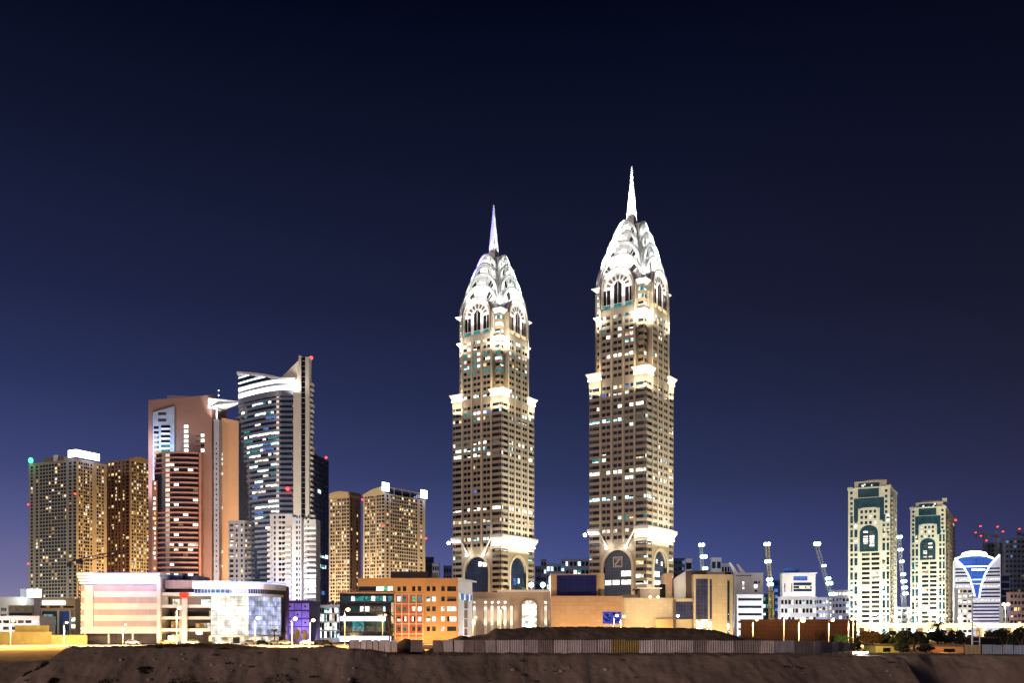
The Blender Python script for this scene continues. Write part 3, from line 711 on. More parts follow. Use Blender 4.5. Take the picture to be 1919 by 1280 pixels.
lamp('AREA', W(b.T, (3, 11, b.zt+5)), 2600, (.55, .65, 1), W(b.T, (0, 11, b.zt-8)), 12, sy=3); lamp('AREA', W(b.T, (-5, -3, b.zt+5)), 900, (.55, .65, 1), W(b.T, (-5, 0, b.zt-8)), 9, sy=3)
mb = MB(); mb.tube([(-b.Wl+2.5, 0, b.zt+.9), (-b.Wl+2.5, 0, b.zt+3)], .3, 'dark_metal'); gp = mb.build('lamp_post', b.T)
mb = MB(); mb.ball((-b.Wl+2.5, 0, b.zt+4), 2.1, 'lamp_green', 10, 1.25); mb.build('green_lamp', gp)
lamp('POINT', W(b.T, (-b.Wl+2.5, -4, b.zt+5)), 2500, (.1, 1, .45), size=1)
aviation(b, (-b.Wl-.6, 0, Z(938, 780))); aviation(b, (-.5, -.8, Z(926, 780))); aviation(b, (-b.Wl-.6, 0, Z(1053, 780)))
flood(b, 'r', 12, 480000, (1, .64, .3), 50, 70, 4, 110); flood(b, 'l', 25, 140000, (1, .94, .74), 60, 40, 4, 110)
b.done()
mb = MB(); mb_ = b
b = Bld('apartment_tower', 'brown apartment tower between the far left tower and the terracotta slab', 'tower', 243, 830, 62, 200, 284, 862, group=G1)
rows = floors(0, b.zt, 3.2, 2.1, .7); pk = picker(13, [('wy', .16), ('wo', .06)], ('dk', 'dbr'))
b.left(0, b.zt, b.colsl((203, 206), (208.5, 213), (216, 219), (222, 225), (230, 233), (236, 241.5)), rows, lambda i, j: ('void' if i == 5 and j % 9 else pk(i, j)), 'residence_brown')
pr = picker(14, RES)
b.right(0, b.zt, b.colsr((247, 250.2), (251.4, 254.6), (257, 260), (261, 264.2), (265, 268), (270, 273), (275, 279)), rows, pr, 'residence')
b.backs(0, b.zt, 'residence_brown'); b.roof(b.zt, 'residence_brown', .3, .8); crown_wall(b, 0, b.Wr, b.zt+1, b.zt+1, 'beige', 'r', 3.5)
flood(b, 'r', 14, 560000, (1, .62, .26), 50, 70, 4, 110); flood(b, 'l', 20, 42000, (1, .55, .35), 55, 70, 4, 110); b.done()

# the pair right of the glass tower
G2 = 'cream residential towers with curved parapets'
b = Bld('apartment_tower', 'narrow cream apartment tower beside the dark blue office tower', 'tower', 655, 810, 66, 617, 676, 930, group=G2)
rows = floors(0, b.zt, 3.18, 2.1, .5)
b.left(0, b.zt, b.colsl((619, 622.6), (623.6, 627.2), (629.3, 632), (632.6, 635.4), (636, 638.6), (640.5, 644), (645, 648.4))+b.colsl((650, 654.6)), rows, lambda i, j, pr=picker(15, RES): ('db' if i == 7 and (j*7) % 23 > 3 else pr(i, j)), 'residence')
b.right(0, b.zt, b.colsr((657.5, 660.5), (668, 671)), rows, picker(16, [('wy', .16), ('ww2', .04)]), 'residence_brown')
b.backs(0, b.zt, 'residence_brown'); b.roof(b.zt, 'residence', .3, .8); crown_wall(b, 0, b.sl(653), b.zt+3.2, b.zt+3.2, 'beige', 'l', 1.6)
mb = MB(); mb.box(-.3, .32, -.02, b.Wr, b.zt+.8, b.zt+4, 'residence_brown'); mb.build('parapet', b.T)
flood(b, 'l', 12, 520000, (1, .75, .48), 55, 60, 4, 110); flood(b, 'r', 12, 150000, (1, .66, .46), 45, 70, 4, 110); b.done()
b = Bld('apartment_tower', 'wide cream apartment tower with two square white floodlights on its roof', 'tower', 720, 780, 56, 680.5, 797, 926, group=G2)
rows = floors(0, b.zt, 3.07, 2.05, .5)
b.left(0, b.zt, b.colsl((683.5, 687), (688.2, 691.6), (694, 696.6), (697.2, 699.8), (700.4, 703), (706, 709.4), (710.6, 713.8))+b.colsl((715.6, 720.2)), rows, lambda i, j, pr=picker(17, RES): ('db' if i == 7 and (j*5) % 19 > 2 else pr(i, j)), 'residence')
b.right(0, b.zt, b.colsr((724.5, 728.3))+b.colsr(*[(732+4.25*k, 735.2+4.25*k) for k in range(12)])+b.colsr((787.5, 791.5)), rows, picker(18, [('wy', .12), ('ww2', .06), ('wo', .06)]), 'residence')
b.backs(0, b.zt, 'residence_dim'); b.roof(b.zt, 'residence', .3, .8); crown_wall(b, 0, b.Wl, b.zt+1.2, b.zt+6.5, 'cream_stone', 'l', 1.2)
mb = MB(); ya, yb = 2., b.Wr
for k in range(6): y = ya+(yb-ya-.5)*k/5; mb.box(-.4, .3, y, y+.5, b.zt+.8, b.zt+6, 'residence')
mb.box(-.4, .3, ya, yb, b.zt+6, b.zt+6.7, 'residence'); mb.box(-4, -1, ya, yb, b.zt+.8, b.zt+5, 'db'); mb.build('roof_frame', b.T)
for y in (2.2, b.Wr-1.5):
    mb = MB(); mb.box(.2, .5, y-.3, y+.3, b.zt+.8, b.zt+2.4, 'dark_metal'); o = mb.build('sign_post', b.T)
    m2 = MB(); m2.box(.1, .8, y-5, y+3.2, b.zt+2.4, b.zt+9.6, 'sign_white'); m2.build('light_panel', o)
    lamp('AREA', W(b.T, (5, y, b.zt+5)), 1800, (.5, .6, 1), W(b.T, (0, y, b.zt-4)), 6)
aviation(b, (-.3, -.8, Z(985, 780))); aviation(b, (-b.Wl, -.8, b.zt-3)); aviation(b, (.5, b.Wr+.5, Z(997, 770)))
flood(b, 'l', 12, 430000, (1, .78, .52), 55, 60, 4, 110); flood(b, 'r', 30, 600000, (1, .76, .5), 62, 62, 4, 118); b.done()

# ------------------------------------------------------------------ terracotta slab with the banded block in front
Y = 560
b = Bld('office_tower', 'terracotta slab tower with a blue inset, banded block and lit triangular roof canopy', 'tower', 397, Y, 86, 278, None, 742, depth=24)
zl, zr = Z(748, Y), Z(740, Y)
lx = lambda px: b.sl(px)-b.Wl
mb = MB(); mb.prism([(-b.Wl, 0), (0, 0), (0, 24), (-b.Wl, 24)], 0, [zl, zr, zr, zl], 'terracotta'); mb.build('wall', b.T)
mb = MB(); mb.prism([(lx(309), 3), (lx(352), 3), (lx(352), 20), (lx(309), 20)], zl-1, [zr+1, zr+.4, zr+.4, zr+1], 'grey_panel'); mb.build('roof', b.T)
i0, i1 = lx(288), lx(328)
ins = MB(); z_a, z_b = Z(772, Y), Z(761, Y)
ins.prism([(i0, -1), (i1, -1), (i1, -.02), (i0, -.02)], 0, [z_a, z_b, z_b, z_a], 'blue_panel'); io = ins.build('blue_inset', b.T)
wn = []
rnd = random.Random(5)
def pane(x0, x1, z0, z1, m, y=-1.05, parent=None):
    mb = MB(); mb.slab([(x0, y, z0), (x1, y, z0), (x1, y, z1), (x0, y, z1)], (0, .04, 0), m); return mb.build('window', parent or b.T)
for py in (772, 784): pane(lx(297.5), lx(313), Z(py+5.5, Y), Z(py, Y), 'dbr', parent=io)
for k in range(28):
    py = 798+9.25*k
    if py < 842 or py > 868 or 1: pane(lx(289.5), lx(299), Z(py+5.2, Y), Z(py, Y), rnd.choice(['db', 'db', 'ww2', 'wc', 'dk']) if py > 842 else 'dk', parent=io)
    if py < 850:
        m2 = MB(); m2.box(lx(305), lx(321.5), -2.2, -1.02, Z(py+6.5, Y), Z(py+4.2, Y), 'white_wall'); m2.build('balcony', io)
        pane(lx(303), lx(320), Z(py+3.6, Y), Z(py-1.6, Y), 'dk' if k < 4 else 'wt', parent=io)
mb = MB()
for k in range(6): mb.box(lx(289.5)+k*.85, lx(289.5)+k*.85+.6, -1.15, -1.02, Z(848, Y), Z(843.5+rnd.random()*1.5, Y), 'text_yellow')
mb.build('sign_lettering', io)
for k in range(6): pane(lx(345), lx(353), Z(802+9*k, Y), Z(796+9*k, Y), 'ww', -.06)
for k in range(4):
    pane(lx(376.5), lx(383), Z(819+9.4*k, Y), Z(813+9.4*k, Y), 'ww' if k != 2 else 'dk', -.06)
    mb = MB(); mb.box(lx(367), lx(376), -.2, -.01, Z(818+9.4*k, Y), Z(817+9.4*k, Y), 'dk'); mb.build('slot', b.T)
# bowed block with long bands
def bowed(xa, xb, bulge, y0, n=10): return [(xa+(xb-xa)*k/n, y0-bulge*math.sin(math.pi*(k/n*.8+.1))) for k in range(n+1)]
arc = bowed(lx(295.5), lx(377), 4.5, -3)
core = MB(); core.prism(arc+[(lx(377), -1.2), (lx(295.5), -1.2)], 0, Z(853, Y), 'dk'); blk = core.build('banded_block', b.T)
out_ = [(x, y-.45) for x, y in arc]
for k in range(26):
    zt = Z(850.5+9.28*k, Y); sp = MB(); jj = 3 if 5 <= k <= 11 else 0
    a = out_[jj:]; sp.prism(a+[(x, y+.8) for x, y in reversed(a)], zt-.95, zt, 'salmon'); sp.build('spandrel', blk)
    for j in range(jj, 10):
        x = rnd.random()
        if x < (.3 if k in (6, 7, 12, 14, 16, 18, 20, 22, 24) else .14) and j > 2:
            m2 = MB(); A, B_ = out_[j], out_[j+1]; m2.quad((A[0], A[1]+.42, zt-2.5), (B_[0], B_[1]+.42, zt-2.5), (B_[0], B_[1]+.42, zt-1.0), (A[0], A[1]+.42, zt-1.0), m=rnd.choice(['ww', 'ww2', 'ww', 'wc', 'wg'])); m2.build('window', blk)
for xx, w in ((377, 1.2),):
    mb = MB(); mb.box(lx(377), lx(381), -3.3, -.02, 0, Z(850, Y), 'salmon'); mb.build('end_wall', b.T)
lb = MB(); lb.box(lx(295.5)-.5, lx(303), -6.5, -1.05, Z(1078, Y), Z(903, Y), 'salmon'); lo = lb.build('balcony_bay', b.T)
for k in range(18):
    if rnd.random() < .75: pane(lx(296)+rnd.random(), lx(301), Z(911+9.28*k, Y), Z(906+9.28*k, Y), rnd.choice(['ww2', 'ww', 'wy']), -6.55, lo)
# slot, mast block and the separate slab on the right, canopy and antenna
mb = MB(); mb.box(.02, lx(402), 2, 20, 0, Z(790, Y), 'dk'); so_ = mb.build('glazed_slot', b.T)
for k in range(32):
    if rnd.random() < .5:
        m2 = MB(); m2.slab([(lx(395.5)+.9, 1.95, Z(820+9.2*k, Y)), (lx(399.5)+.4, 1.95, Z(820+9.2*k, Y)), (lx(399.5)+.4, 1.95, Z(815+9.2*k, Y)), (lx(395.5)+.9, 1.95, Z(815+9.2*k, Y))], (0, .04, 0), 'ww'); m2.build('window', so_)
mb = MB(); mb.box(lx(400.5), lx(410.5), 0, 16, 0, Z(786, Y), 'grey_panel'); ms = mb.build('mast_block', b.T)
for k in range(26):
    m2 = MB(); z = Z(830+9.6*k, Y); x = lx(404.5); m2.slab([(x, -.05, z-1), (x+.7, -.05, z-1), (x+.7, -.05, z), (x, -.05, z)], (0, .04, 0), 'dk' if rnd.random() < .8 else 'wb'); m2.build('window', ms)
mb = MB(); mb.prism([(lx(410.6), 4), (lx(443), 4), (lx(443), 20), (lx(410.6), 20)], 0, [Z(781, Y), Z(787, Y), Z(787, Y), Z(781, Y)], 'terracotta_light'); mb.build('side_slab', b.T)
for k in range(30):
    if rnd.random() < .35:
        m2 = MB(); z = Z(810+9.2*k, Y); m2.slab([(lx(410.8), 3.95, z-1.6), (lx(413), 3.95, z-1.6), (lx(413), 3.95, z), (lx(410.8), 3.95, z)], (0, .04, 0), 'ww2'); m2.build('window', b.T)
mb = MB(); mb.prism([(lx(394), -3), (lx(451), 6), (lx(396), 16)], Z(764, Y), [Z(755, Y), Z(752.5, Y), Z(752, Y)], 'white_metal', None)
cn = MB(); a0, a1 = lx(393.5), lx(450)
cn.v += [(a0, -3, Z(748, Y)), (a1, 4, Z(751, Y)), (a0, 14, Z(748, Y)), (a0, -3, Z(767, Y)), (a0+5, -3, Z(761.5, Y)), (a1, 4, Z(752.5, Y)), (a0, 14, Z(763, Y))]
cn.f += [(0, 1, 2), (0, 3, 4, 5, 1), (3, 6, 5, 4), (0, 2, 6, 3), (2, 1, 5, 6)]; cn.m += ['grey_panel', 'white_metal', 'white_metal', 'white_metal', 'white_metal']
cn.build('roof_canopy', b.T)
mb = MB(); mb.tube([(lx(405), 1, Z(786, Y)), (lx(405), 1, Z(764, Y))], .5, 'white_metal'); mb.build('canopy_post', b.T)
mb = MB(); mb.tube([(lx(405), 4, Z(750, Y)), (lx(405), 4, Z(728, Y))], [.3, .12], 'steel'); an = mb.build('antenna', b.T)
mb = MB()
for k in range(3): mb.ball((lx(405), 4, Z(729+9*k, Y)), .4, 'sign_white', 6)
mb.build('beacon', an)
lamp('SPOT', W(b.T, (lx(404), -12, Z(800, Y))), 32000, (.95, .98, 1), W(b.T, (lx(412), -1, Z(757, Y))), .5, 70)
lamp('SPOT', W(b.T, (-14, -75, 8)), 200000, (1, .76, .64), W(b.T, (-10, 0, 70)), 2, 110); lamp('SPOT', W(b.T, (lx(430), -55, 10)), 330000, (1, .72, .45), W(b.T, (lx(428), 4, 72)), 2, 60)
lamp('AREA', W(b.T, (lx(283), -6, Z(870, Y))), 5000, (.8, .75, 1), W(b.T, (lx(283), 0, Z(868, Y))), 3, sy=40)
lamp('AREA', W(b.T, (lx(310), -9, Z(840, Y))), 3500, (.6, .75, 1), W(b.T, (lx(308), 0, Z(820, Y))), 16, sy=8)

# ------------------------------------------------------------------ curved glass tower with its cream fin
Y = 540
T = thing('glass_tower', 'curved blue glass tower with white lit crown and tall cream fin', 'tower', (X(548, Y), Y, 0))
x_ = lambda px: (px-548)*Y/F
rnd = random.Random(9)
def bow(px0, dep=20., n=16):          # curved plan from the flat right end round to the left
    pts = []
    for k in range(n+1):
        t = k/n; p = 528+(px0-528)*t; y = dep*t**1.5; pts.append(((p-CX)*(Y+y)/F-X(548, Y), y))
    return pts
plan = [(x_(553), 0)]+bow(448)
core = MB(); top = [Z(745, Y)]*len(plan)
core.prism([(x_(553), 14)]+[p for p in plan][0:1]+plan[1:]+[(bow(448)[-1][0], 21)], 0, Z(738, Y), 'db', None)
core.f = [tuple(reversed(f)) for f in core.f]; core.build('glass_core', T)
wing = MB(); wp = [((q-CX)*(Y+y+5)/F-X(548, Y), y+5) for q, y in [(528+(442-528)*k/16, 20*(k/16)**1.5) for k in range(17)]]; wing.prism([(x_(528), 34)]+wp+[(wp[-1][0], 34)], 0, Z(760, Y), 'blue_glass'); wing.f = [tuple(reversed(f)) for f in wing.f]; wg = wing.build('glass_wing', T)
def band(pts, z0, z1, m, out=.45, mb=None):
    mb = mb or MB(); q = []
    for i in range(len(pts)):
        a = Vector(pts[max(i-1, 0)]); c = Vector(pts[min(i+1, len(pts)-1)]); d = (c-a).normalized(); q.append((pts[i][0]+d.y*out, pts[i][1]-d.x*out) if d.x > 0 else (pts[i][0]-d.y*out, pts[i][1]+d.x*out))
    for i in range(len(pts)-1):
        a, c = q[i], q[i+1]; e, g = pts[i], pts[i+1]
        mb.quad((a[0], a[1], z0), (c[0], c[1], z0), (c[0], c[1], z1), (a[0], a[1], z1), m=m)
        mb.quad((e[0], e[1], z1), (a[0], a[1], z1), (c[0], c[1], z1), (g[0], g[1], z1), m=m); mb.quad((e[0], e[1], z0), (g[0], g[1], z0), (c[0], c[1], z0), (a[0], a[1], z0), m=m)
    for i in (0, len(pts)-1): mb.quad((pts[i][0], pts[i][1], z0), (q[i][0], q[i][1], z0), (q[i][0], q[i][1], z1), (pts[i][0], pts[i][1], z1), m=m)
    return mb
for k in range(39):
    py = 745+9.85*k; z = Z(py, Y)
    cut = 2+int(max(0, (py-735))/390*9.5)      # the striped part narrows to the right on the way down
    pts = plan[:len(plan)-max(0, cut-2)]
    sb = band(pts, z-1.35, z, 'spandrel'); sb.build('spandrel', T)
    if k > 1: band([(p[0], p[1]) for p in wp[-9:]], z-.25, z, 'grey_panel', .2).build('mullion', wg)
    dens = .62 if k in (5, 6, 8, 9, 10, 16, 17, 18, 19, 20, 21, 22, 23) else .34
    if k > 26: dens = .05
    j = 2; run = 0; mt = None
    while j < len(pts)-2:
        if run <= 0:
            mt = rnd.choice(['ww', 'ww', 'ww2', 'wc', 'wt', 'wb']) if rnd.random() < dens else None; run = rnd.randint(1, 4)
        if mt: band(pts[j:j+2], z-2.7+(.3 if rnd.random() < .3 else 0), z-1.4, mt, .12).build('window', T)
        j += 1; run -= 1
    if rnd.random() < .35 and k > 4: band(wp[-7:-4], z-2.4, z-1.2, rnd.choice(['wc', 'wt', 'ww2']), .15).build('window', wg)
    if rnd.random() < .5:
        m2 = MB(); m2.slab([(x_(548.5), -.5, z-2.5), (x_(552), -.5, z-2.5), (x_(552), -.5, z-1.5), (x_(548.5), -.5, z-1.5)], (0, .3, 0), rnd.choice(['grey_panel', 'grey_panel', 'ww2', 'wo'])); m2.build('window', T)
TT = [max(0, k-1)/(len(plan)-2) for k in range(len(plan))]
def ring(a, c, m, name, w=.5, t0=0.):
    k0 = next(k for k, t in enumerate(TT) if t >= t0); band(plan[k0:], Z(a, Y), Z(c, Y), m, w).build(name, T)
ring(731, 723, 'strip_cool', 'light_band'); ring(717.5, 711.5, 'strip_cool', 'light_band'); ring(703, 700.8, 'strip_cool', 'light_band', .5, .34); ring(692, 690.5, 'strip_cool', 'light_band', .5, .72)
ring(711.2, 709.5, 'grey_panel', 'crown_ring', .45, .1); ring(722.6, 718, 'grey_panel', 'crown_ring', .35); ring(742, 732, 'spandrel', 'crown_ring', .6)
ring(709, 703.5, 'db', 'crown_glass', .2, .22); ring(700.5, 692.5, 'db', 'crown_glass', .2, .6)
rf = MB(); rp = [(x_(554.5), -1.2)]+[(p[0]-1.0, p[1]-1.4) for p in plan[1:]]; lx_ = plan[-1][0]
rr = [(x_(553), 14)]+rp+[(lx_-1.5, 24)]; tt = [0]+[0]+TT[1:]+[1]; nr = len(rr)
rf.prism(rr, 0, [Z(708.5-29*t, Y) for t in tt], 'roof_grey')
for i in range(nr): rf.v[i] = (rf.v[i][0], rf.v[i][1], rf.v[i+nr][2]-1.3)
rf.f = [tuple(reversed(f)) for f in rf.f]; rf.build('roof', T)
for k in range(6):
    mb = MB(); p = plan[2+k*3-(k > 4)]; mb.tube([(p[0]+1, p[1]+.5, Z(738, Y)), (p[0]+1, p[1]+.5, Z(709-29*TT[2+k*3-(k > 4)], Y))], .35, 'steel'); mb.build('roof_post', T)
mb = MB(); mb.box(x_(553), x_(467), 14, 26, 0, 1, 'db') if 0 else mb.box(x_(478), x_(540), 12, 13.5, Z(738, Y), Z(709, Y), 'city_dark'); mb.build('roof_plant', T)
# fin: cream slab with a curved shoulder, dark slot, second slab, and the sail over the roof
def slabx(a, c, y0, y1, z1, m, name, par=T, z0=0):
    mb = MB(); mb.box(x_(a), x_(c), y0, y1, z0, z1, m); return mb.build(name, par)
fin = MB(); prof = [(553.5, 0), (568, 0), (568, 671), (563.5, 671.5), (563, 686), (561, 694), (562.5, 704), (560.5, 712), (556, 721), (554.6, 735), (553.5, 745)]
fin.slab([(x_(px), -5, Z(py, Y) if py else 0) for px, py in prof], (0, 9, 0), 'cream_fin'); fin.build('fin', T)
slabx(568.05, 575.6, -4.2, 4, Z(674, Y), 'dk', 'fin_slot'); slabx(575.7, 583, -5, 1, Z(673.5, Y), 'cream_fin', 'fin')
sl = MB(); sl.slab([(x_(524), 6, Z(700, Y)), (x_(563.4), 0, Z(710, Y)), (x_(563.4), 0, Z(671.5, Y))], (0, 1.2, 0), 'cream_fin'); sl.build('sail', T)
for k in range(44):
    mb = MB(); z = Z(680+9.85*k, Y); mb.box(x_(568.1), x_(575.5), -4.6, -4.22, z-.2, z, 'grey_panel'); mb.build('mullion', T)
for k in range(38):
    py = 720+9.85*k; z = Z(py, Y); ln = (586.5+(1.5 if k % 4 < 2 else 0)) if py < 965 else 591
    mb = MB(); mb.box(x_(583.05), x_(ln), -3, 1.5, z-1.2, z, 'white_wall'); mb.build('balcony', T)
slabx(583.05, 584.2, -2, 1, Z(722, Y), 'dk', 'balcony_wall')
mb = MB(); mb.tube([(x_(580.5), 4, Z(673.5, Y)), (x_(580.5), 4, Z(668, Y))], .25, 'dark_metal'); o = mb.build('beacon', T)
for p in ((x_(580.5), 4, Z(667, Y)), (x_(540), -1.2, Z(917, Y)), (x_(444), 19, Z(927, Y))):
    mb = MB(); mb.ball(p, 1.1, 'lamp_red'); mb.build('red_lamp', o); lamp('POINT', W(T, (p[0], p[1]-2.5, p[2])), 600, (1, .06, .05), size=.6)
lamp('SPOT', W(T, (x_(570), -70, 10)), 330000, (1, .9, .72), W(T, (x_(566), -5, 100)), 2, 74)
lamp('SPOT', W(T, (x_(500), -60, 6)), 45000, (.85, .88, 1), W(T, (x_(500), 5, 60)), 2, 110)
lamp('AREA', W(T, (x_(548), -7, Z(735, Y))), 3800, (1, .92, .8), W(T, (x_(560), -4, Z(700, Y))), 4, sy=4)

b = Bld('office_tower', 'dark blue glass office tower behind the cream fin, with red roof lamp', 'tower', 588, 620, 82, 575, 616, 851)
b.C
rows = floors(0, b.zt, 3.6, 2.6, .5); wl = [('wb', .02)]
pk = picker(21, [('wc', .02)])
b.left(0, b.zt, [(.4, b.Wl-.3)], rows, pk, 'city_dark'); b.right(0, b.zt, even(b.Wr, 4, .9), rows, lambda i, j: ('wc' if (j in (13, 15) and i > 0) or (j in (40,) and i == 2) else ('wb' if j < 12 and (i*3+j) % 7 == 0 else pk(i, j))), 'city_dark')
b.backs(0, b.zt, 'city_dark'); b.roof(b.zt, 'city_dark', .2, .5)
mb = MB(); mb.box(-6, -2, 4, 8, b.zt+.5, b.zt+4, 'beige'); mb.tube([(-1, 6, b.zt+.5), (-1, 6, b.zt+7)], .2, 'steel'); mb.box(-3.5, 1.5, 5.8, 6.2, b.zt+5.2, b.zt+5.5, 'steel'); mb.build('roof_plant', b.T)
aviation(b, (.2, b.Wr*.8, b.zt+2)); b.done()

# white terraced apartment blocks at the foot of the glass tower
WH = [('ww2', .08), ('wy', .06), ('wo', .03)]
b = Bld('apartment_block', 'white apartment block rising left of the curved glass tower', 'building', 458, 430, 78, 428, 472, 978)
rows = floors(0, b.zt, 2.35, 1.25, 1); pk = picker(22, WH)
b.left(0, b.zt, b.colsl((430, 437.5), (441.5, 445.5), (451, 455)), rows, lambda i, j: 'ww2' if i == 0 and j in (18, 20, 16) else pk(i, j), 'white_wall')
b.right(0, b.zt, even(b.Wr, 2, .55), rows, pk, 'white_wall'); b.backs(0, b.zt, 'white_wall'); b.roof(b.zt, 'white_wall')
for k, (z0, z1) in enumerate(rows):
    mb = MB(); mb.box(.02, 1.5+.05*(len(rows)-k), 2, b.Wr-1, z0-.5, z0+.3, 'white_wall'); mb.build('balcony', b.T)
flood(b, 'l', 4, 20000, (1, .86, .72), 32, 30); b.done()
b = Bld('apartment_block', 'white terraced apartment block with lit balconies below the cream fin', 'building', 548, 420, 84, 506, None, 966, depth=6)
T2 = b; zc = b.zt; rows = floors(0, zc, 2.35, 1.3, 1)
b.left(0, zc, b.colsl((513, 516.5), (522, 527.5), (528.3, 534.4)), rows, picker(23, WH), 'white_wall'); b.right(0, zc, [], [], None, 'white_wall'); b.backs(0, zc, 'white_wall'); b.roof(zc, 'white_wall', .1)
x5 = lambda px: b.sl(px)-b.Wl
def annex(a, c, y0, y1, zt, name, cols, pk, m='white_wall'):
    mb = MB(); wn = []; xa, xc = x5(a), x5(c)
    facade(mb, wn, (xa, y0), 0, xc-xa, 0, zt, [(x5(p)-xa, x5(q)-xa) for p, q in cols], rows, pk, m)
    mb.quad((xc, y0, 0), (xc, y1, 0), (xc, y1, zt), (xc, y0, zt), m=m); mb.quad((xa, y1, 0), (xa, y0, 0), (xa, y0, zt), (xa, y1, zt), m=m); mb.quad((xa, y0, zt), (xc, y0, zt), (xc, y1, zt), (xa, y1, zt), m=m); mb.quad((xc, y1, 0), (xa, y1, 0), (xa, y1, zt), (xc, y1, zt), m=m)
    o = mb.build(name, b.T); b.wins += wn
annex(548.3, 566, -1, 6, Z(970, 420), 'side_wing', [(556, 559.5), (561.8, 564)], picker(24, [('wb', .2), ('ww2', .05)]))
annex(566.3, 571, 1.5, 6, Z(968, 420), 'dark_slot', [(566.6, 570.6)], picker(25, []), 'city_dark')
annex(571.3, 594, -1.5, 5, Z(975, 420), 'balcony_wing', [(572.5, 574.4), (578, 581)], picker(26, [('ww2', .2)]))
for k, (z0, z1) in enumerate(rows):
    if z1 > Z(985, 420): continue
    for a, c, d in ((503.5, 510.5, 2), (535.5, 547, 1.6), (576, 598, 3.0)):
        mb = MB(); mb.box(x5(a), x5(c), -d-(1.5 if a > 570 else 0), -.02-(1.5 if a > 570 else 0), z0-.75, z0+.35, 'white_wall'); o = mb.build('balcony', b.T)
for px, pw, c, py in ((585, 9000, (.95, .97, 1), 1100), (560, 3500, (.9, .93, 1), 1090), (541, 2500, (1, .8, .55), 1035), (585, 3500, (1, .95, .85), 985), (520, 3500, (1, .85, .7), 1020), (530, 5000, (.5, .4, 1), 1120)):
    lamp('POINT', W(b.T, (x5(px), -14, Z(py, 420))), pw, c, size=1)
b.done()
# ------------------------------------------------------------------ showroom with the purple lit rim
Y = 300
T = thing('showroom', 'pale panelled showroom with purple lit rim, glass front and red square sign', 'building', (X(300, Y), Y, 0))
x_ = lambda px: (px-300)*Y/F
z_ = lambda py: Z(py, Y)
def tb(name, px0, px1, y0, y1, py0, py1, m, par=None, lab=None):
    mb = MB(); mb.box(x_(px0), x_(px1), y0, y1, z_(py1), z_(py0), m); return mb.build(name, par or T, lab)
tb('closed_block', 151, 300, .3, 24, 1098, 1188, 'white_panel')
for py0, py1 in ((1109, 1120.5), (1131, 1142), (1153, 1164), (1175, 1186)): pass
for py0, py1 in ((1098, 1108.5), (1120, 1131), (1143, 1153.5), (1164.5, 1175)): tb('panel_band', 151.3, 296, .12, .295, py0, py1, 'rose_panel')
tb('corner_pier', 159, 175, -.35, .1, 1097, 1176, 'white_panel')
tb('end_pier', 296.3, 303, -1.2, .25, 1082, 1206, 'white_panel')
for k in range(4):      # stepped rim flaring outward
    o = (3-k)*.28; tb('rim_step', 150-(3-k)*1.2, 300+(3-k)*.6, -.4-o, 20, 1074.2+k*5.6, 1078.8+k*5.6, 'white_metal')
tb('light_strip', 178, 298, -1.6, -1.42, 1075.4, 1076.6, 'sign_blue'); tb('light_strip', 182, 299, -.78, -.6, 1089, 1093, 'strip_cool')
tb('soffit', 152, 298, .4, 20, 1096.6, 1097.8, 'white_panel')
tb('recessed_ground_floor', 151, 300, 5, 20, 1188, 1207, 'brown_roof')
for px in (155, 200, 245): tb('column', px, px+3, .8, 1.6, 1188, 1207, 'white_panel')
tb('end_wall', 145, 150.8, 2, 20, 1086, 1206, 'dk')
sg = MB()
for k in range(14): sg.box(x_(146.2), x_(149.2), 1.7, 1.97, z_(1093+8*k), z_(1088.5+8*k), ('wo', 'wy', 'ww2')[k*3//14])
sg.build('lit_sign', T)
# middle: open floors behind slabs
mid = MB(); mid.box(x_(303), x_(396), 7, 24, 0, z_(1092), 'brown_roof'); mid.build('rear_wall', T)
tb('upper_storey', 303.2, 365, 2.5, 20, 1087, 1103, 'rose_panel'); tb('dark_storey', 303.2, 364, 3.5, 20, 1103, 1110.6, 'void')
for py in (1111, 1134, 1156, 1178.5): tb('floor_slab', 303.2, 395, -.2, 7, py, py+5.5, 'white_panel')
for k, (px0, px1, py0, py1, m) in enumerate(((309, 330, 1122, 1133, 'shop'), (364, 382, 1123, 1133.5, 'wc'), (383, 394, 1124, 1133.5, 'wt'), (312, 336, 1147, 1155, 'wd'), (379, 388, 1145, 1155.5, 'shop'), (306, 336, 1165, 1177, 'wo'), (368, 393, 1168, 1177.5, 'shop'), (353, 367, 1168, 1177, 'wo'), (308, 325, 1190, 1204, 'wy'), (353, 366, 1184, 1190, 'ww'), (378, 390, 1192, 1203, 'wy'))):
    tb('lit_room', px0, px1, 6.9, 6.98, py0, py1, m)
tb('red_sign', 339.5, 354.5, -1.6, -.25, 1111.5, 1121.5, 'red_panel'); tb('sign_pillar', 343.5, 352, -1.2, -.3, 1121.6, 1206, 'white_panel')
tb('wall_panel', 336.5, 342.5, -.15, .3, 1123, 1206, 'rose_panel')
tb('white_kiosk', 321, 331, -3, -1, 1192, 1206, 'white_wall')
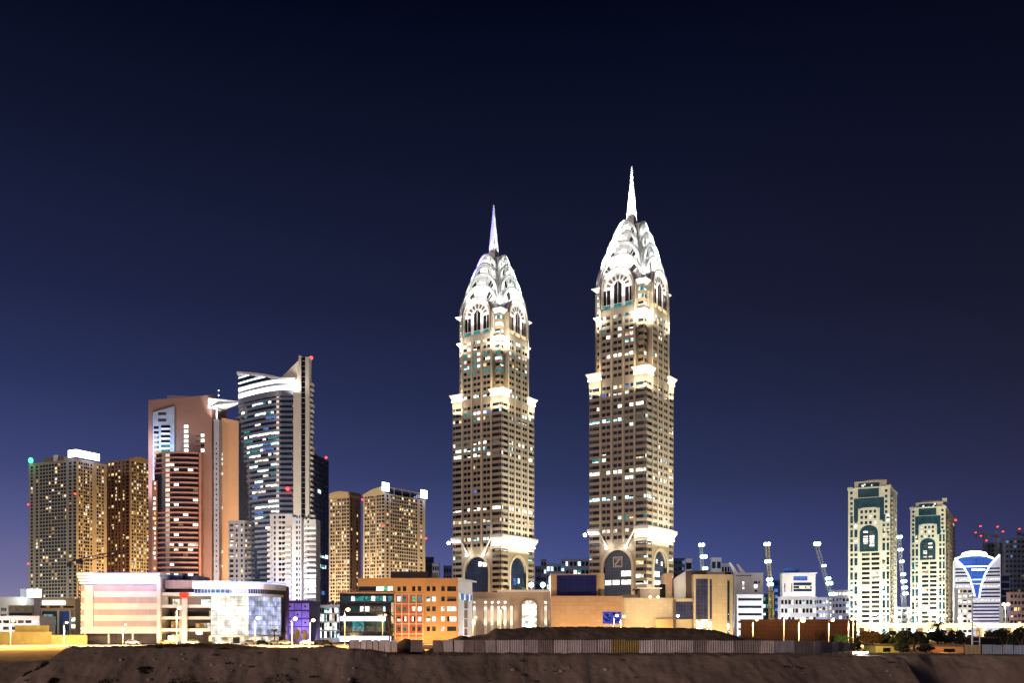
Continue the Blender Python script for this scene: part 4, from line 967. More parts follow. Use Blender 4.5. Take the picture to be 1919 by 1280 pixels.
# right: glass front curving away under a white roof edge
pl = [(x_(365), 0), (x_(396), -.3), (x_(440), 0), (x_(462), 2.2), (x_(480), 5), (x_(494), 9), (x_(505), 15)]
def ribbon(pts, z0, z1, m, o0=0., o1=0.):
    mb = MB()
    def off(i, o):
        a = Vector(pts[max(i-1, 0)]); c = Vector(pts[min(i+1, len(pts)-1)]); d = (c-a).normalized(); return (pts[i][0]+d.y*o, pts[i][1]-d.x*o)
    z0 = z0 if isinstance(z0, list) else [z0]*len(pts); z1 = z1 if isinstance(z1, list) else [z1]*len(pts)
    for i in range(len(pts)-1):
        a, c, e, g = off(i, o1), off(i+1, o1), off(i, o0), off(i+1, o0)
        mb.quad((*a, z0[i]), (*c, z0[i+1]), (*c, z1[i+1]), (*a, z1[i]), m=m); mb.quad((*e, z1[i]), (*a, z1[i]), (*c, z1[i+1]), (*g, z1[i+1]), m=m); mb.quad((*e, z0[i]), (*g, z0[i+1]), (*c, z0[i+1]), (*a, z0[i]), m=m)
    for i in (0, len(pts)-1):
        a, e = off(i, o1), off(i, o0); mb.quad((*e, z0[i]), (*a, z0[i]), (*a, z1[i]), (*e, z1[i]), m=m)
    return mb
ribbon(pl, z_(1104), z_(1090), 'white_panel', -3, 2.0).build('roof_edge', T); ribbon(pl, z_(1093.2), z_(1091), 'sign_blue', 2.05, 2.2).build('light_strip', T)
ribbon(pl, z_(1112.4), z_(1104.1), 'teal_glass', -1, .2).build('clerestory', T); ribbon(pl, z_(1117), z_(1112.5), 'white_panel', -1, .9).build('floor_slab', T)
mul = MB()
for i in range(24):
    t = i/23*4.6; a = Vector(pl[1]).lerp(Vector(pl[2]), 0) ; k = min(int(t), 5); q = Vector(pl[k]).lerp(Vector(pl[k+1]), t-k); mul.box(q.x-.1, q.x+.1, q.y-.32, q.y-.2, z_(1112.3), z_(1104.2), 'purple_panel')
mul.build('mullion', T)
gp = pl[1:]
for k in range(4):
    for i in range(len(gp)-1):
        py0 = 1117.2+k*18.5; ribbon(gp[i:i+2], z_(py0+18.2), z_(py0), 'shopwin' if i < 2 else 'shopwin_blue', -.2, .0).build('glass_panel', T)
ribbon(gp, z_(1194), z_(1191.2), 'white_panel', -1, .5).build('canopy', T); ribbon(gp, 0, z_(1194.1), 'shop', -1, -.9).build('shop_front', T)
for px in (437, 452, 470): tb('shop_opening', px, px+12, -.2, .2, 1195, 1206.5, 'void') if px < 440 else None
body = MB(); body.prism([(x_(396), 2), (x_(440), 2), (x_(478), 8), (x_(500), 18), (x_(500), 30), (x_(300), 30), (x_(300), 24.2), (x_(396), 24.2)], 0, z_(1092), 'brown_roof'); body.build('body', T)
rp = MB(); rp.box(x_(262), x_(325), 8, 22, z_(1088), z_(1075.5), 'city_blue'); rp.box(x_(283), x_(352), 10, 22, z_(1088), z_(1076), 'grey_panel'); rp.build('roof_plant', T)
for px, pw, c in ((180, 62000, (1, .84, .7)), (250, 70000, (1, .82, .66)), (330, 22000, (1, .74, .42)), (400, 40000, (1, .85, .66))):
    lamp('SPOT', W(T, (x_(px), -34, 1)), pw*.34, c, W(T, (x_(px), 0, 9)), 1.2, 110, .7)
lamp('AREA', W(T, (x_(240), -3.6, z_(1082))), 1000, (.42, .4, 1), W(T, (x_(240), 0, z_(1085))), 24, sy=1)
lamp('AREA', W(T, (x_(240), -3., z_(1097))), 500, (.55, .45, 1), W(T, (x_(240), 0, z_(1103))), 24, sy=1)
lamp('AREA', W(T, (x_(400), -5, z_(1099))), 2600, (.7, .68, 1), W(T, (x_(400), -2, z_(1097))), 12, sy=2); lamp('AREA', W(T, (x_(470), -5, z_(1104))), 2400, (.75, .72, 1), W(T, (x_(473), 3, z_(1098))), 14, sy=2)
lamp('AREA', W(T, (x_(353), 2, z_(1118))), 1400, (1, .85, .65), W(T, (x_(353), 7, z_(1128))), 10, sy=3)
for px in (310, 340, 375, 410, 450): lamp('POINT', W(T, (x_(px), -4, 3)), 1200, (1, .72, .35), size=.6)

# ------------------------------------------------------------------ purple cube building, glass annex, dark glass office with its orange block
b = Bld('office_building', 'small purple building with a chequer of square panels behind gold bushes', 'building', 580, 335, 86, 507, 600, 1129)
b.left(0, b.zt, [], [], None, 'purple_dark'); b.right(0, b.zt, [], [], None, 'purple_dark'); b.backs(0, b.zt, 'purple_dark'); b.roof(b.zt, 'purple_dark', .05)
for r in range(4):
    for c_ in range(5):
        x0 = b.sl(510+14.2*c_)-b.Wl; x1 = b.sl(522.5+14.2*c_)-b.Wl; z0 = b.z(1143.5+15.2*r); z1 = b.z(1131+15.2*r)
        mb = MB(); mb.box(x0, x1, -.35, -.01, z0, z1, 'purple_panel' if (r+c_) % 2 else 'purple_pale'); o = mb.build('facade_panel', b.T)
        if (r+c_) % 2 == 0: m2 = MB(); m2.box(x0+.8, x0+1.4, -.42, -.36, z1-1.5, z1-.9, 'void'); m2.build('vent', o)
for px in (525, 565): lamp('SPOT', W(b.T, (b.sl(px)-b.Wl, -12, 1)), 14000, (.55, .4, 1), W(b.T, (b.sl(px)-b.Wl, 0, 9)), .6, 110)
lamp('SPOT', W(b.T, (14, -6, 1)), 5000, (.7, .4, .9), W(b.T, (0, 8, 8)), .6, 90)
b.done()
b = Bld('office_building', 'low white glazed office between the purple building and the dark glass office', 'building', 636, 360, 88, 598, None, 1137, depth=18)
pk = picker(31, [('ww', .3), ('wc', .15), ('ww2', .2)], ('teal_glass', 'db'))
b.left(0, b.zt, even(b.Wl, 8, .86), [(b.z(1149), b.z(1140)), (b.z(1165), b.z(1152)), (b.z(1181), b.z(1168)), (b.z(1196), b.z(1184))], pk, 'white_wall'); b.right(0, b.zt, [], [], None, 'white_wall'); b.backs(0, b.zt, 'white_wall'); b.roof(b.zt, 'white_wall')
mb = MB(); 
for k in range(5): mb.box(-6+k*1.2, -5.4+k*1.2, 2, 4, b.zt+.6, b.zt+1.4+(k*7) % 3*.5, 'dark_metal')
mb.build('roof_plant', b.T); flood(b, 'l', 4, 9000, (.8, .85, 1), 18, 8, 1); b.done()

Y = 320
T = thing('office_building', 'orange office block with red framed windows joined to a dark glass wing', 'building', (X(738, Y), Y, 0))
x_ = lambda px: (px-738)*Y/F
z_ = lambda py: Z(py, Y)
wall = MB(); wins = []
# dark glass wing
gw = MB(); gw.box(x_(637), x_(738), 0, 20, 0, z_(1113), 'dk'); wing = gw.build('glass_wing', T)
rnd = random.Random(3)
def wp(a, c, p0, p1, m, y=-.06, name='window', par=wing, t=.05):
    mb = MB(); mb.box(x_(a), x_(c), y, y+t, z_(p1), z_(p0), m); return mb.build(name, par)
for a, c, m in ((640, 655, 'teal_glass'), (658, 665, 'wc'), (665.3, 672, 'wt'), (672.4, 682, 'wt'), (684, 690, 'wt'), (690.4, 696, 'wt'), (696.4, 703, 'ww'), (703.4, 710, 'wt'), (710.4, 718, 'wt'), (718.4, 723, 'ww'), (727, 736, 'wt')): wp(a, c, 1118, 1127, m)
for a, c, m in ((658, 674, 'teal_glass'), (675, 681, 'ww'), (684, 692, 'ww'), (692.6, 704, 'wd'), (704.5, 717, 'wd'), (718, 722, 'wc')): wp(a, c, 1137, 1146.5, m)
for a, c in ((637, 682.5), (684, 722)): wp(a, c, 1156, 1164.5, 'strip_cool')
for a, c, m in ((640, 660, 'teal_glass'), (660.5, 682, 'wt'), (684.5, 705, 'teal_glass'), (705.5, 722, 'wg')): wp(a, c, 1165, 1174, m)
for a, c, m in ((640, 660, 'wd'), (660.5, 682, 'wc2'), (684.5, 705, 'wd'), (705.5, 722, 'wg')): wp(a, c, 1174.4, 1184, m)
for a, c in ((637, 683), (683.6, 735)): wp(a, c, 1193, 1203, 'strip_cool')
for px in (683, 735): wp(px, px+1, 1115, 1206, 'dark_metal', -.25, 'mullion', t=.2)
for py in (1128.5, 1147.5, 1184.5): wp(637, 738, py, py+1.2, 'dark_metal', -.2, 'spandrel', t=.14)
wp(635, 740, 1110.6, 1112.9, 'orange_wall', -1.2, 'roof_edge', t=21)
mb = MB(); mb.tube([(x_(640), -.8, z_(1106.5)), (x_(672), -.8, z_(1106.5))], .06, 'steel', 4)
for k in range(9): mb.tube([(x_(640+4*k), -.8, z_(1110.5)), (x_(640+4*k), -.8, z_(1106.5))], .05, 'steel', 4)
mb.build('railing', wing)
wp(733.2, 738, 1130, 1192, 'silver', -.4, 'lit_trim', t=.3)
# orange block
xo0, xo1 = x_(671), x_(858)
Wd = x_(858)-x_(738.2); cm = lambda *pp: [(x_(a)-x_(738.2), x_(c)-x_(738.2)) for a, c in pp]
yb = 1085.5
strip_wall = MB(); facade(strip_wall, [], (x_(671), .25), 0, x_(738.2)-x_(671), z_(1110.5), z_(yb), [(.1, x_(736)-x_(671))], [(z_(1108), z_(1099.4))], lambda i, j: 'dk', 'orange_wall')
for a, c, m in ((671.5, 684, 'db'), (684.4, 704.5, 'db'), (705, 719, 'wc'), (719.6, 726, 'wgn'), (726.4, 736, 'ww')): wp(a, c, 1099.5, 1107.9, m, .45, par=T)
ocols = cm((744.5, 751), (755, 761.5), (772, 778.5), (783, 789.5), (799.5, 806), (810, 816.5), (827, 833.5), (838, 855))
orows = [(z_(1183.5), z_(1175)), (z_(1165), z_(1156)), (z_(1146), z_(1137)), (z_(1127.5), z_(1118.5)), (z_(1108.5), z_(1099.3))]
om = [['wd', 'wt', 'wd', 'wd', 'dk', 'wd', 'ww2', 'db'], ['ww', 'ww', 'ww', 'ww', 'wc', 'ww', 'ww', 'ww'], ['wg', 'wg', 'ww2', 'ww', 'dk', 'db', 'ww', 'wc'], ['wc', 'wt', 'wgn', 'wt', 'wc', 'wc', 'db', 'dk'], ['dk', 'dk', 'dk', 'db', 'dk', 'dk', 'db', 'dk']]
facade(wall, wins, (x_(738.2), 0), 0, Wd, 0, z_(yb), ocols, orows, lambda i, j: om[j][i], 'orange_wall')
strip_wall.quad((x_(671), 22, z_(1112)), (x_(671), .25, z_(1112)), (x_(671), .25, z_(yb)), (x_(671), 22, z_(yb)), m='orange_wall')
rear = MB(); rear.quad((xo1, 22, 0), (x_(738.2), 22, 0), (x_(738.2), 22, z_(yb)), (xo1, 22, z_(yb)), m='orange_wall'); rear.build('rear_wall', T)
wall.build('wall', T); strip_wall.build('upper_wall', T); flush(T, wins)
red = MB()
for r in range(5):
    for a, c in ((742, 752.5), (754, 765.3), (768, 778.8), (781.2, 792)):
        p0, p1 = 1115+18.7*r, 1131.5+18.7*r
        if p0 > 1186: p1 = 1194
        wa, wc = [(w0, w1) for w0, w1 in ((744.5, 751), (755, 761.5), (772, 778.5), (783, 789.5)) if w0 > a-1 and w1 < c+1][0]
        w0, w1 = 1118.4+18.9*r, 1127.6+18.8*r
        if r == 4: red.box(x_(a), x_(c), -.16, -.01, z_(p1), z_(p0), 'red_wall'); continue
        red.box(x_(a), x_(wa), -.16, -.01, z_(p1), z_(p0), 'red_wall'); red.box(x_(wc), x_(c), -.16, -.01, z_(p1), z_(p0), 'red_wall')
        red.box(x_(wa), x_(wc), -.16, -.01, z_(w0), z_(p0), 'red_wall'); red.box(x_(wa), x_(wc), -.16, -.01, z_(p1), z_(w1), 'red_wall')
red.build('red_cladding', T)
gr = MB()
for px in (740.5, 752.6, 765.6, 779.3, 792.2): gr.box(x_(px), x_(px+1.3), -.5, -.17, 0, z_(1113.5), 'white_panel')
for py in (1113.6, 1132, 1151, 1169.6, 1188.4): gr.box(x_(740.5), x_(793.5), -.6, -.52, z_(py+1.1), z_(py), 'white_panel')
gr.build('white_grid', T)
rt = MB(); rt.box(x_(670.5), xo1+.2, -.2, 22, z_(yb)+.01, z_(1084), 'orange_wall'); rt.build('roof', T)
mb = MB(); mb.box(x_(728), x_(800), 6, 16, z_(1083.9), z_(1069.5), 'brown_roof'); mb.box(x_(800.1), x_(816), 7, 15, z_(1083.9), z_(1071.5), 'residence_dim'); mb.build('roof_plant', T)
# pale end face, turning away
ef = MB(); ew = []; facade(ef, ew, (xo1+.02, 0), math.pi/2*.86, 19, 0, z_(1087), [(8, 14)], [(z_(1192), z_(1178)), (z_(1177), z_(1160)), (z_(1158.5), z_(1142)), (z_(1140), z_(1120))], lambda i, j: 'dbr', 'white_wall', .4)
ef.build('end_wall', T); wq = []
wq += ew
flush(T, wq); er = MB(); e_ = Vector((math.cos(math.pi/2*.86), math.sin(math.pi/2*.86), 0)); A = Vector((xo1+.02, -.3, z_(1087)))
er.slab([A, A+e_*20, A+e_*20+Vector((1.4, -.5, 0)), A+Vector((1.4, -.5, 0))], (0, 0, .5), 'white_wall'); er.build('roof_edge', T)
for k in range(8):
    q = A+e_*(1.5+2.1*k); mb = MB(); zz = z_(1112)
    mb.slab([(q.x+.05, q.y+.3, zz-2.2), (q.x+.05+e_.x*1.5, q.y+.3+e_.y*1.5, zz-2.2), (q.x+.05+e_.x*1.5, q.y+.3+e_.y*1.5, zz), (q.x+.05, q.y+.3, zz)], (.15, -.03, 0), 'wb' if k % 3 else 'ww2'); mb.build('window', T)
for px, pw in ((765, 10000), (825, 15000)): lamp('SPOT', W(T, (x_(px), -22, .8)), pw, (1, .72, .36), W(T, (x_(px), 0, 9)), .8, 105)
for px in (760, 800, 840): lamp('SPOT', W(T, (x_(px), -5, .6)), 1300, (1, .66, .22), W(T, (x_(px), 0, 5)), .4, 120, .8)  # unseen spots added near the ground to brighten the wall foot
lamp('SPOT', W(T, (x_(700), -18, 9)), 3500, (1, .7, .4), W(T, (x_(700), 0, z_(1090))), .8, 110); lamp('SPOT', W(T, (xo1+22, 0, 1)), 14000, (.95, .97, 1), W(T, (xo1, 8, 10)), .8, 90)

# ------------------------------------------------------------------ pale hall with uplit columns, and the stone halls below the right-hand tower
b = Bld('stone_hall', 'pale hall with uplit wall columns and one bright arched window', 'building', 1031, 352, 90, 872, None, 1110, depth=40)
b.left(0, b.zt, [], [], None, 'hall_stone'); b.right(0, b.zt, [], [], None, 'hall_stone'); b.backs(0, b.zt, 'hall_stone')
hx = lambda px: b.sl(px)-b.Wl
lo = MB(); lo.box(hx(872), hx(931), -.4, -.02, 0, b.z(1121), 'hall_stone'); lo.build('low_wall', b.T)
mb = MB(); mb.box(hx(932), .3, -.6, 40, b.zt, b.z(1106), 'white_wall'); mb.build('roof', b.T)
mb = MB(); mb.box(hx(880), hx(931), 1, 12, b.zt-2, b.z(1115), 'dk'); mb.build('roof_plant', b.T)
for k, px in enumerate((889, 910, 922.2, 934.2, 946.5, 958.6, 1022.5)):
    xx = hx(px); pil = MB(); pil.box(xx-.55, xx+.55, -.95, -.42 if px < 931 else -.02, 0, b.z(1135.5), 'white_wall'); pil.build('pilaster', b.T)
    m2 = MB(); m2.box(xx-.4, xx+.4, -.75, -.42 if px < 931 else -.02, b.z(1131.5), b.z(1127.5), 'ww' if k != 5 else 'hall_stone'); m2.build('wall_lamp', b.T)
    lamp('SPOT', W(b.T, (xx, -2.6, b.z(1180))), 1500, (1, .86, .62), W(b.T, (xx, -.6, b.z(1150))), .3, 60, .8); lamp('SPOT', W(b.T, (xx, -2.2, b.z(1133))), 420, (1, .95, .85), W(b.T, (xx, -.7, b.z(1150))), .3, 70, .8)
ar = MB(); a0, a1 = hx(978), hx(1005.5); sp, pk_ = b.z(1137), b.z(1126)
ring = [(( a0+a1)/2+p, z) for p, z in arch_pts((a1-a0)+1.6, sp, pk_+.7, 12)]
ar.slab([(a1+.8, -.5, 0)]+[(p, -.5, z) for p, z in ring]+[(a0-.8, -.5, 0)], (0, .48, 0), 'hall_dark'); af = ar.build('arch_frame', b.T)
ag = MB(); ag.slab([(a1, -.58, 0)]+[((a0+a1)/2+p, -.58, z) for p, z in arch_pts(a1-a0, sp, pk_, 12)]+[(a0, -.58, 0)], (0, .07, 0), 'ww2'); ag.build('arched_window', b.T)
for py0, py1 in ((1134, 1141), (1145, 1152), (1159.5, 1163.5), (1172, 1176)):
    m2 = MB(); m2.box(a0+.2, a1-.2, -.66, -.6, b.z(py1), b.z(py0), 'strip_white'); m2.build('lit_panel', af)
for px in (996, 1018):        # roof floodlights beside the planting
    m2 = MB(); m2.tube([(hx(px), 5, b.z(1106)), (hx(px), 5, b.z(1098))], .2, 'dark_metal'); m2.box(hx(px)-.8, hx(px)+.8, 4.7, 5.2, b.z(1098), b.z(1093), 'dark_metal'); o = m2.build('floodlight_post', b.T)
    m3 = MB(); m3.ball((hx(px), 4.4, b.z(1095.5)), 1.0, 'lamp_cool'); m3.build('bulb', o); lamp('POINT', W(b.T, (hx(px), 2.2, b.z(1096))), 5200, COOL, size=.6)
for px in (900, 985): lamp('SPOT', W(b.T, (hx(px), -30, 1)), 7000, (1, .72, .5), W(b.T, (hx(px), 0, 8)), .8, 115)
b.done()

Y = 340
T = thing('stone_hall', 'wide orange stone hall with a raised dark glass block and a poster', 'building', (X(1038, Y), Y, 0))
x_ = lambda px: (px-1038)*Y/F
z_ = lambda py: Z(py, Y)
def tb(name, px0, px1, y0, y1, py0, py1, m, par=None):
    mb = MB(); mb.box(x_(px0), x_(px1), y0, y1, max(0, z_(py1)), z_(py0), m); return mb.build(name, par or T)
tb('wall', 1038, 1167, 0, 30, 1117.5, 1210, 'orange_stone'); tb('wall', 1167.05, 1262.5, .9, 30, 1122, 1210, 'cream_stone'); tb('coping', 1165, 1263, .7, 30, 1121, 1121.9, 'cream_stone')
tb('raised_block', 1033, 1122, 3, 26, 1075, 1117.4, 'orange_stone'); tb('dark_glass', 1044, 1119, 2.7, 2.98, 1078, 1116.6, 'blue_screen'); tb('raised_side', 1122.1, 1135, 4, 26, 1074, 1117.4, 'cream_stone')
tb('corner_strip', 1033, 1037.9, -.1, 30, 1117.5, 1210, 'orange_stone')
tb('roof_room', 1205, 1243, 8, 22, 1102.5, 1120.9, 'hall_stone'); tb('roof_slab', 1199, 1246, 6.5, 23, 1100, 1102.4, 'white_wall'); tb('roof_room', 1170, 1204, 9, 22, 1113, 1120.9, 'hall_stone')
tb('dark_door', 1244, 1254, 8.5, 20, 1093.5, 1120.9, 'void'); tb('stair_tower', 1254.5, 1267, 8, 20, 1072, 1120.9, 'orange_stone')
tb('poster', 1130, 1164, -.12, -.01, 1147.5, 1170, 'poster'); 
tb('low_annex', 1228, 1262, -.9, .85, 1161, 1210, 'yellow_stone')
for px in (1220, 1235):
    m2 = MB(); m2.ball((x_(px), 2, z_(1119.4)), .45, 'lamp_warm', 6); m2.build('roof_lamp', T)
for px, pw, py in ((1060, 11000, 1150), (1130, 12000, 1150), (1205, 14000, 1150)): lamp('SPOT', W(T, (x_(px), -24, .8)), pw, (1, .72, .4), W(T, (x_(px), 0, 8)), .8, 115)
for px in (1050, 1085, 1120, 1150, 1185, 1215, 1245): lamp('SPOT', W(T, (x_(px), -5, .6)), 1500, (1, .64, .24), W(T, (x_(px), 0, 5)), .4, 120, .8)  # hidden spots added along the wall for a warm gradient upward
lamp('SPOT', W(T, (x_(1205), -16, 12)), 5000, (1, .95, .8), W(T, (x_(1212), 0, z_(1130))), .8, 70)
lamp('POINT', W(T, (x_(1230), 3, z_(1117))), 700, (1, .85, .6), size=.5); lamp('POINT', W(T, (x_(1215), 12, z_(1095))), 1500, (.95, .97, 1), size=.5)

b = Bld('stone_hall', 'tall cream stone block with vertical dark glass panels right of the orange hall', 'building', 1300, 335, 90, 1299, None, 1067, depth=26)
T = b.T; x_ = lambda px: (px-1300)*335/F; z_ = lambda py: Z(py, 335)
tb('wall', 1300.1, 1362, 0, 26, 1077, 1210, 'cream_stone'); tb('attic', 1328, 1374, 2, 26, 1071.5, 1076.9, 'cream_stone'); tb('attic', 1301, 1327.9, 3, 26, 1069, 1076.9, 'brown_roof')
mb = MB(); mb.prism([(x_(1362.1), 0), (x_(1374), .6), (x_(1383.5), 7), (x_(1383.5), 26), (x_(1362.1), 26)], 0, z_(1077), 'cream_stone'); mb.build('rounded_wall', T)
tb('dark_panel', 1361, 1372.5, 1.4, 1.95, 1072.5, 1080.5, 'void')
for a, c, p0, p1, m in ((1304, 1326.5, 1085.5, 1161, 'panel_glass'), (1330, 1334, 1086, 1161, 'panel_glass'), (1363, 1367, 1089, 1190, 'db')): tb('tall_window', a, c, -.1, -.02 if a < 1360 else .3, p0, p1, m)
mb = MB(); mb.prism([(x_(1276), 16), (x_(1287.8), 4), (x_(1300), 4), (x_(1300), 26), (x_(1276), 26)], 0, [z_(1080), z_(1070), z_(1068), z_(1068), z_(1080)], 'brown_roof'); mb.build('side_wall', T)
mb = MB(); mb.slab([(x_(1274), 14.8, z_(1122)), (x_(1287.5), 3.2, z_(1122)), (x_(1287.5), 3.2, z_(1070)), (x_(1274), 14.8, z_(1082))], (.3, .3, 0), 'white_wall'); mb.build('white_gable', T)
tb('link_wall', 1265, 1300, 1.5, 20, 1124, 1210, 'cream_stone'); tb('link_window', 1268, 1299.5, 1.3, 1.48, 1128, 1161, 'panel_glass'); tb('link_roof', 1264, 1300, 1, 20, 1122, 1123.9, 'cream_stone'); tb('link_pier', 1263, 1267, .7, 1.3, 1124, 1210, 'brown_roof')
rnd = random.Random(8); mb = MB()
for k in range(46):
    px = 1304+30*rnd.random(); py = 1162+18*rnd.random(); mb.ball((x_(px), -.35, z_(py)), .1+.22*rnd.random(), rnd.choice(['lamp_warm', 'lamp_white', 'lamp_sodium']), 6)
ls = MB(); ls.box(x_(1303.5), x_(1334.5), -.2, -.02, z_(1182), z_(1161.5), 'wy'); so_ = ls.build('shop_window', T); mb.build('string_lights', so_, kind='stuff')
mb = MB(); mb.ball((x_(1271), .4, z_(1155)), .5, 'lamp_white', 6); mb.build('wall_lamp', T)
for k in range(12):
    mb = MB(); py = 1148+3.3*k; xx = x_(1363.3+2.6*rnd.random()); mb.box(xx, xx+.35, -.2, -.12, z_(py+1.2), z_(py), rnd.choice(['wb', 'ww', 'wb'])); mb.build('painted_reflection', T) if k % 2 else None  # small glowing boxes imitate lamp reflections in the glass
for px in (1308, 1345, 1375): lamp('SPOT', W(T, (x_(px), -5, .6)), 1300, (1, .64, .22), W(T, (x_(px), 0, 5)), .4, 120, .8)  # hidden spots added low down to warm the base of the block
for px, pw in ((1285, 2500), (1320, 6000), (1352, 11000)): lamp('SPOT', W(T, (x_(px), -20, .8)), pw, (1, .74, .38), W(T, (x_(px), 0, 9)), .8, 115)
lamp('SPOT', W(T, (x_(1388), -22, 6)), 9000, (1, .9, .7), W(T, (x_(1372), 2, 14)), .8, 80); b.done()
lamp('SPOT', (X(1250, 318), 318, 14), 6000, (1, .95, .85), W(T, (x_(1280), 8, z_(1095))), .5, 60)

# ------------------------------------------------------------------ brown tiled boundary wall on the right
b = Bld('tiled_wall', 'long brown tiled boundary wall right of the cream stone block', 'wall', 1605, 300, 90, 1389.5, None, 1163, depth=1.2)
b.left(0, b.zt, [], [], None, 'brown_tile'); b.right(0, b.zt, [], [], None, 'brown_tile'); b.backs(0, b.zt, 'brown_tile'); b.roof(b.zt, 'brown_tile', .15, .3); b.done()

# ------------------------------------------------------------------ twin cream towers on the right
def arch_tower(pxc, Y, pxl, pxr, top, label, seed, rounded):
    b = Bld('apartment_tower', label, 'tower', pxc, Y, 61, pxl, pxr, top, group='cream towers with dark arched glass')
    Wl, Wr, zt = b.Wl, b.Wr, b.zt; rnd = random.Random(seed); T = b.T
    fx = lambda t: -Wl+Wl*t; H = lambda t: t           # t: share of the front width
    S_ = 100./72*Wl/26.*.26                              # not a scale of its own: metres per share
    zz = lambda t: zt-t*Wl                               # heights counted down from the shoulder in front widths
    rows = floors(0, zz(.62), 3.3, 1.9, .8)
    zs = zz(.62)
    pk = picker(seed, [('wc', .06), ('ww2', .1), ('wt', .1), ('wb', .05)], ('teal_glass', 'teal_glass', 'dk'))
    side = [(.05, .115), (.15, .225)]; mid = [(.33, .52), (.56, .75)]; rs = [(.82, .885), (.92, .98)]
    cols = [(a*Wl, c*Wl) for a, c in side+mid+rs]
    def pick(i, j):
        if 2 <= i <= 3: return None if rows[j][1] > zz(1.62) else ('ww2' if rnd.random() < .12 else 'wg' if rnd.random() < .1 else 'dk')
        if j % 3 == 2: return pk(i, j)
        return pk(i, j//3*3)
    b.left(0, zt, cols, rows, pick, 'cream_tower')
    # tall panes of the side columns join floors in twos
    for i, (a, c) in enumerate(cols):
        if i in (2, 3): continue
        for j in range(0, len(rows)-1, 3):
            mb = MB(); mb.box(a-Wl+.02, c-Wl-.02, -.06, -.01, rows[j][1], rows[j+1][0], 'teal_glass'); mb.build('spandrel_glass', T)
    b.right(0, zt, even(Wr, 3, .5, .5), floors(0, zt-3, 3.3, 1.7, .8), picker(seed+1, [('ww2', .08), ('wy', .05)], ('dk', 'dbr')), 'cream_tower')
    b.backs(0, zt, 'cream_tower'); b.roof(zt, 'cream_tower', .5, 1)
    # side balconies
    for j in range(0, int((zt-4)/3.3)):
        mb = MB(); z = .8+3.3*j; mb.box(.02, 1.4, Wr*.1, Wr*.38, z-.6, z+.4, 'cream_tower'); mb.build('balcony', T)
    def pan(t0, t1, d0, d1, m, y=-.25, t=.24, name='glass_panel'):
        mb = MB(); mb.box(fx(t0), fx(t1), y, y+t, zz(d1), zz(d0), m); return mb.build(name, T)
    # dark glass yoke with legs, cream arched block inside it, arched glass below
    pan(.14, .86, .24, .5, 'teal_glass'); pan(.14, .24, .5, .82, 'teal_glass'); pan(.76, .86, .5, .82, 'teal_glass')
    blk = MB(); blk.slab([(fx(t), -.5, zz(d)) for t, d in ((.245, 1.62), (.755, 1.62), (.755, .55), (.7, .5), (.63, .48), (.37, .48), (.3, .5), (.245, .55))], (0, .49, 0), 'cream_tower'); bo = blk.build('arched_block', T)
    for r in range(3):
        for c_ in range(4):
            t = .3+.105*c_; d = .55+.14*r
            mb = MB(); mb.box(fx(t), fx(t+.06), -.56, -.51, zz(d+.075), zz(d), rnd.choice(['dk', 'teal_glass', 'ww2', 'dk'])); mb.build('window', bo)
    ag = MB(); w = .44*Wl; ag.slab([(fx(.5)+w/2, -.6, zz(1.6))]+[(fx(.5)+p, -.6, z) for p, z in arch_pts(w, zz(1.12), zz(.93), 12)]+[(fx(.5)-w/2, -.6, zz(1.6))], (0, .09, 0), 'teal_glass'); ao = ag.build('arched_glass', T)
    for r in range(9):
        for c_ in (0, 1):
            if rnd.random() < .8:
                t = .37+.15*c_; mb = MB(); d = 1.08+.058*r; mb.box(fx(t), fx(t+.11), -.66, -.61, zz(d+.042), zz(d), rnd.choice(['ww2', 'ww', 'wd', 'wd'])); mb.build('lit_pane', ao)
    # crown block with curved dark glass, set back; rounded or flat top
    up = MB(); c0, c1 = .14, .86; up.box(fx(c0), fx(c1)+1.5, 2, Wr*.85, zt+1, zt+Wl*.2, 'cream_tower'); up.build('crown_block', T)
    m2 = MB(); m2.box(fx(.24), fx(.74), 1.5, 1.98, zt-.8, zt+Wl*.15, 'teal_glass'); go = m2.build('crown_glass', T)
    for q in range(4):
        m3 = MB(); xx = fx(.3+.38*rnd.random()); z = zt+Wl*.12*rnd.random(); m3.box(xx, xx+1.2, 1.4, 1.48, z, z+1.2, 'wc' if rnd.random() < .6 else 'ww2'); m3.build('lit_pane', go)
    m2 = MB(); m2.box(fx(.24), fx(.74), -.5, -.02, zz(.22), zt-.02, 'teal_glass'); m2.build('crown_glass', T)
    for t in (.05, .88):
        m2 = MB(); m2.box(fx(t), fx(t)+1.6, -.06, -.01, zz(.12), zz(.05), 'dk'); m2.build('window', T)
        for q in range(4):
            m2 = MB(); m2.box(fx(t), fx(t)+1.6, -.06, -.01, zz(.26+.13*q), zz(.19+.13*q), rnd.choice(['dk', 'teal_glass', 'wd'])); m2.build('window', T)
    for t in (-.01, .9): m2 = MB(); m2.box(fx(t), fx(t+.11), -.35, 4, zt-.5, zt+1.6, 'cream_tower'); m2.build('shoulder', T)
    if rounded:
        m2 = MB(); n = 18; r_ = .27*Wl; cxx = fx(.55); pl_ = [(cxx+r_*math.cos(2*math.pi*k/n), Wr*.45+r_*.8*math.sin(2*math.pi*k/n)) for k in range(n)]
        m2.prism(pl_, zt+Wl*.2, zt+Wl*.28, 'cream_tower'); m2.build('round_top', T)
    else:
        m2 = MB(); m2.box(fx(.3), fx(.9), 3, Wr*.8, zt+Wl*.2, zt+Wl*.25, 'residence_brown'); m2.box(fx(.9), fx(.9)+3, 3, 9, zt+Wl*.2, zt+Wl*.3, 'cream_tower'); m2.build('roof_plant', T)
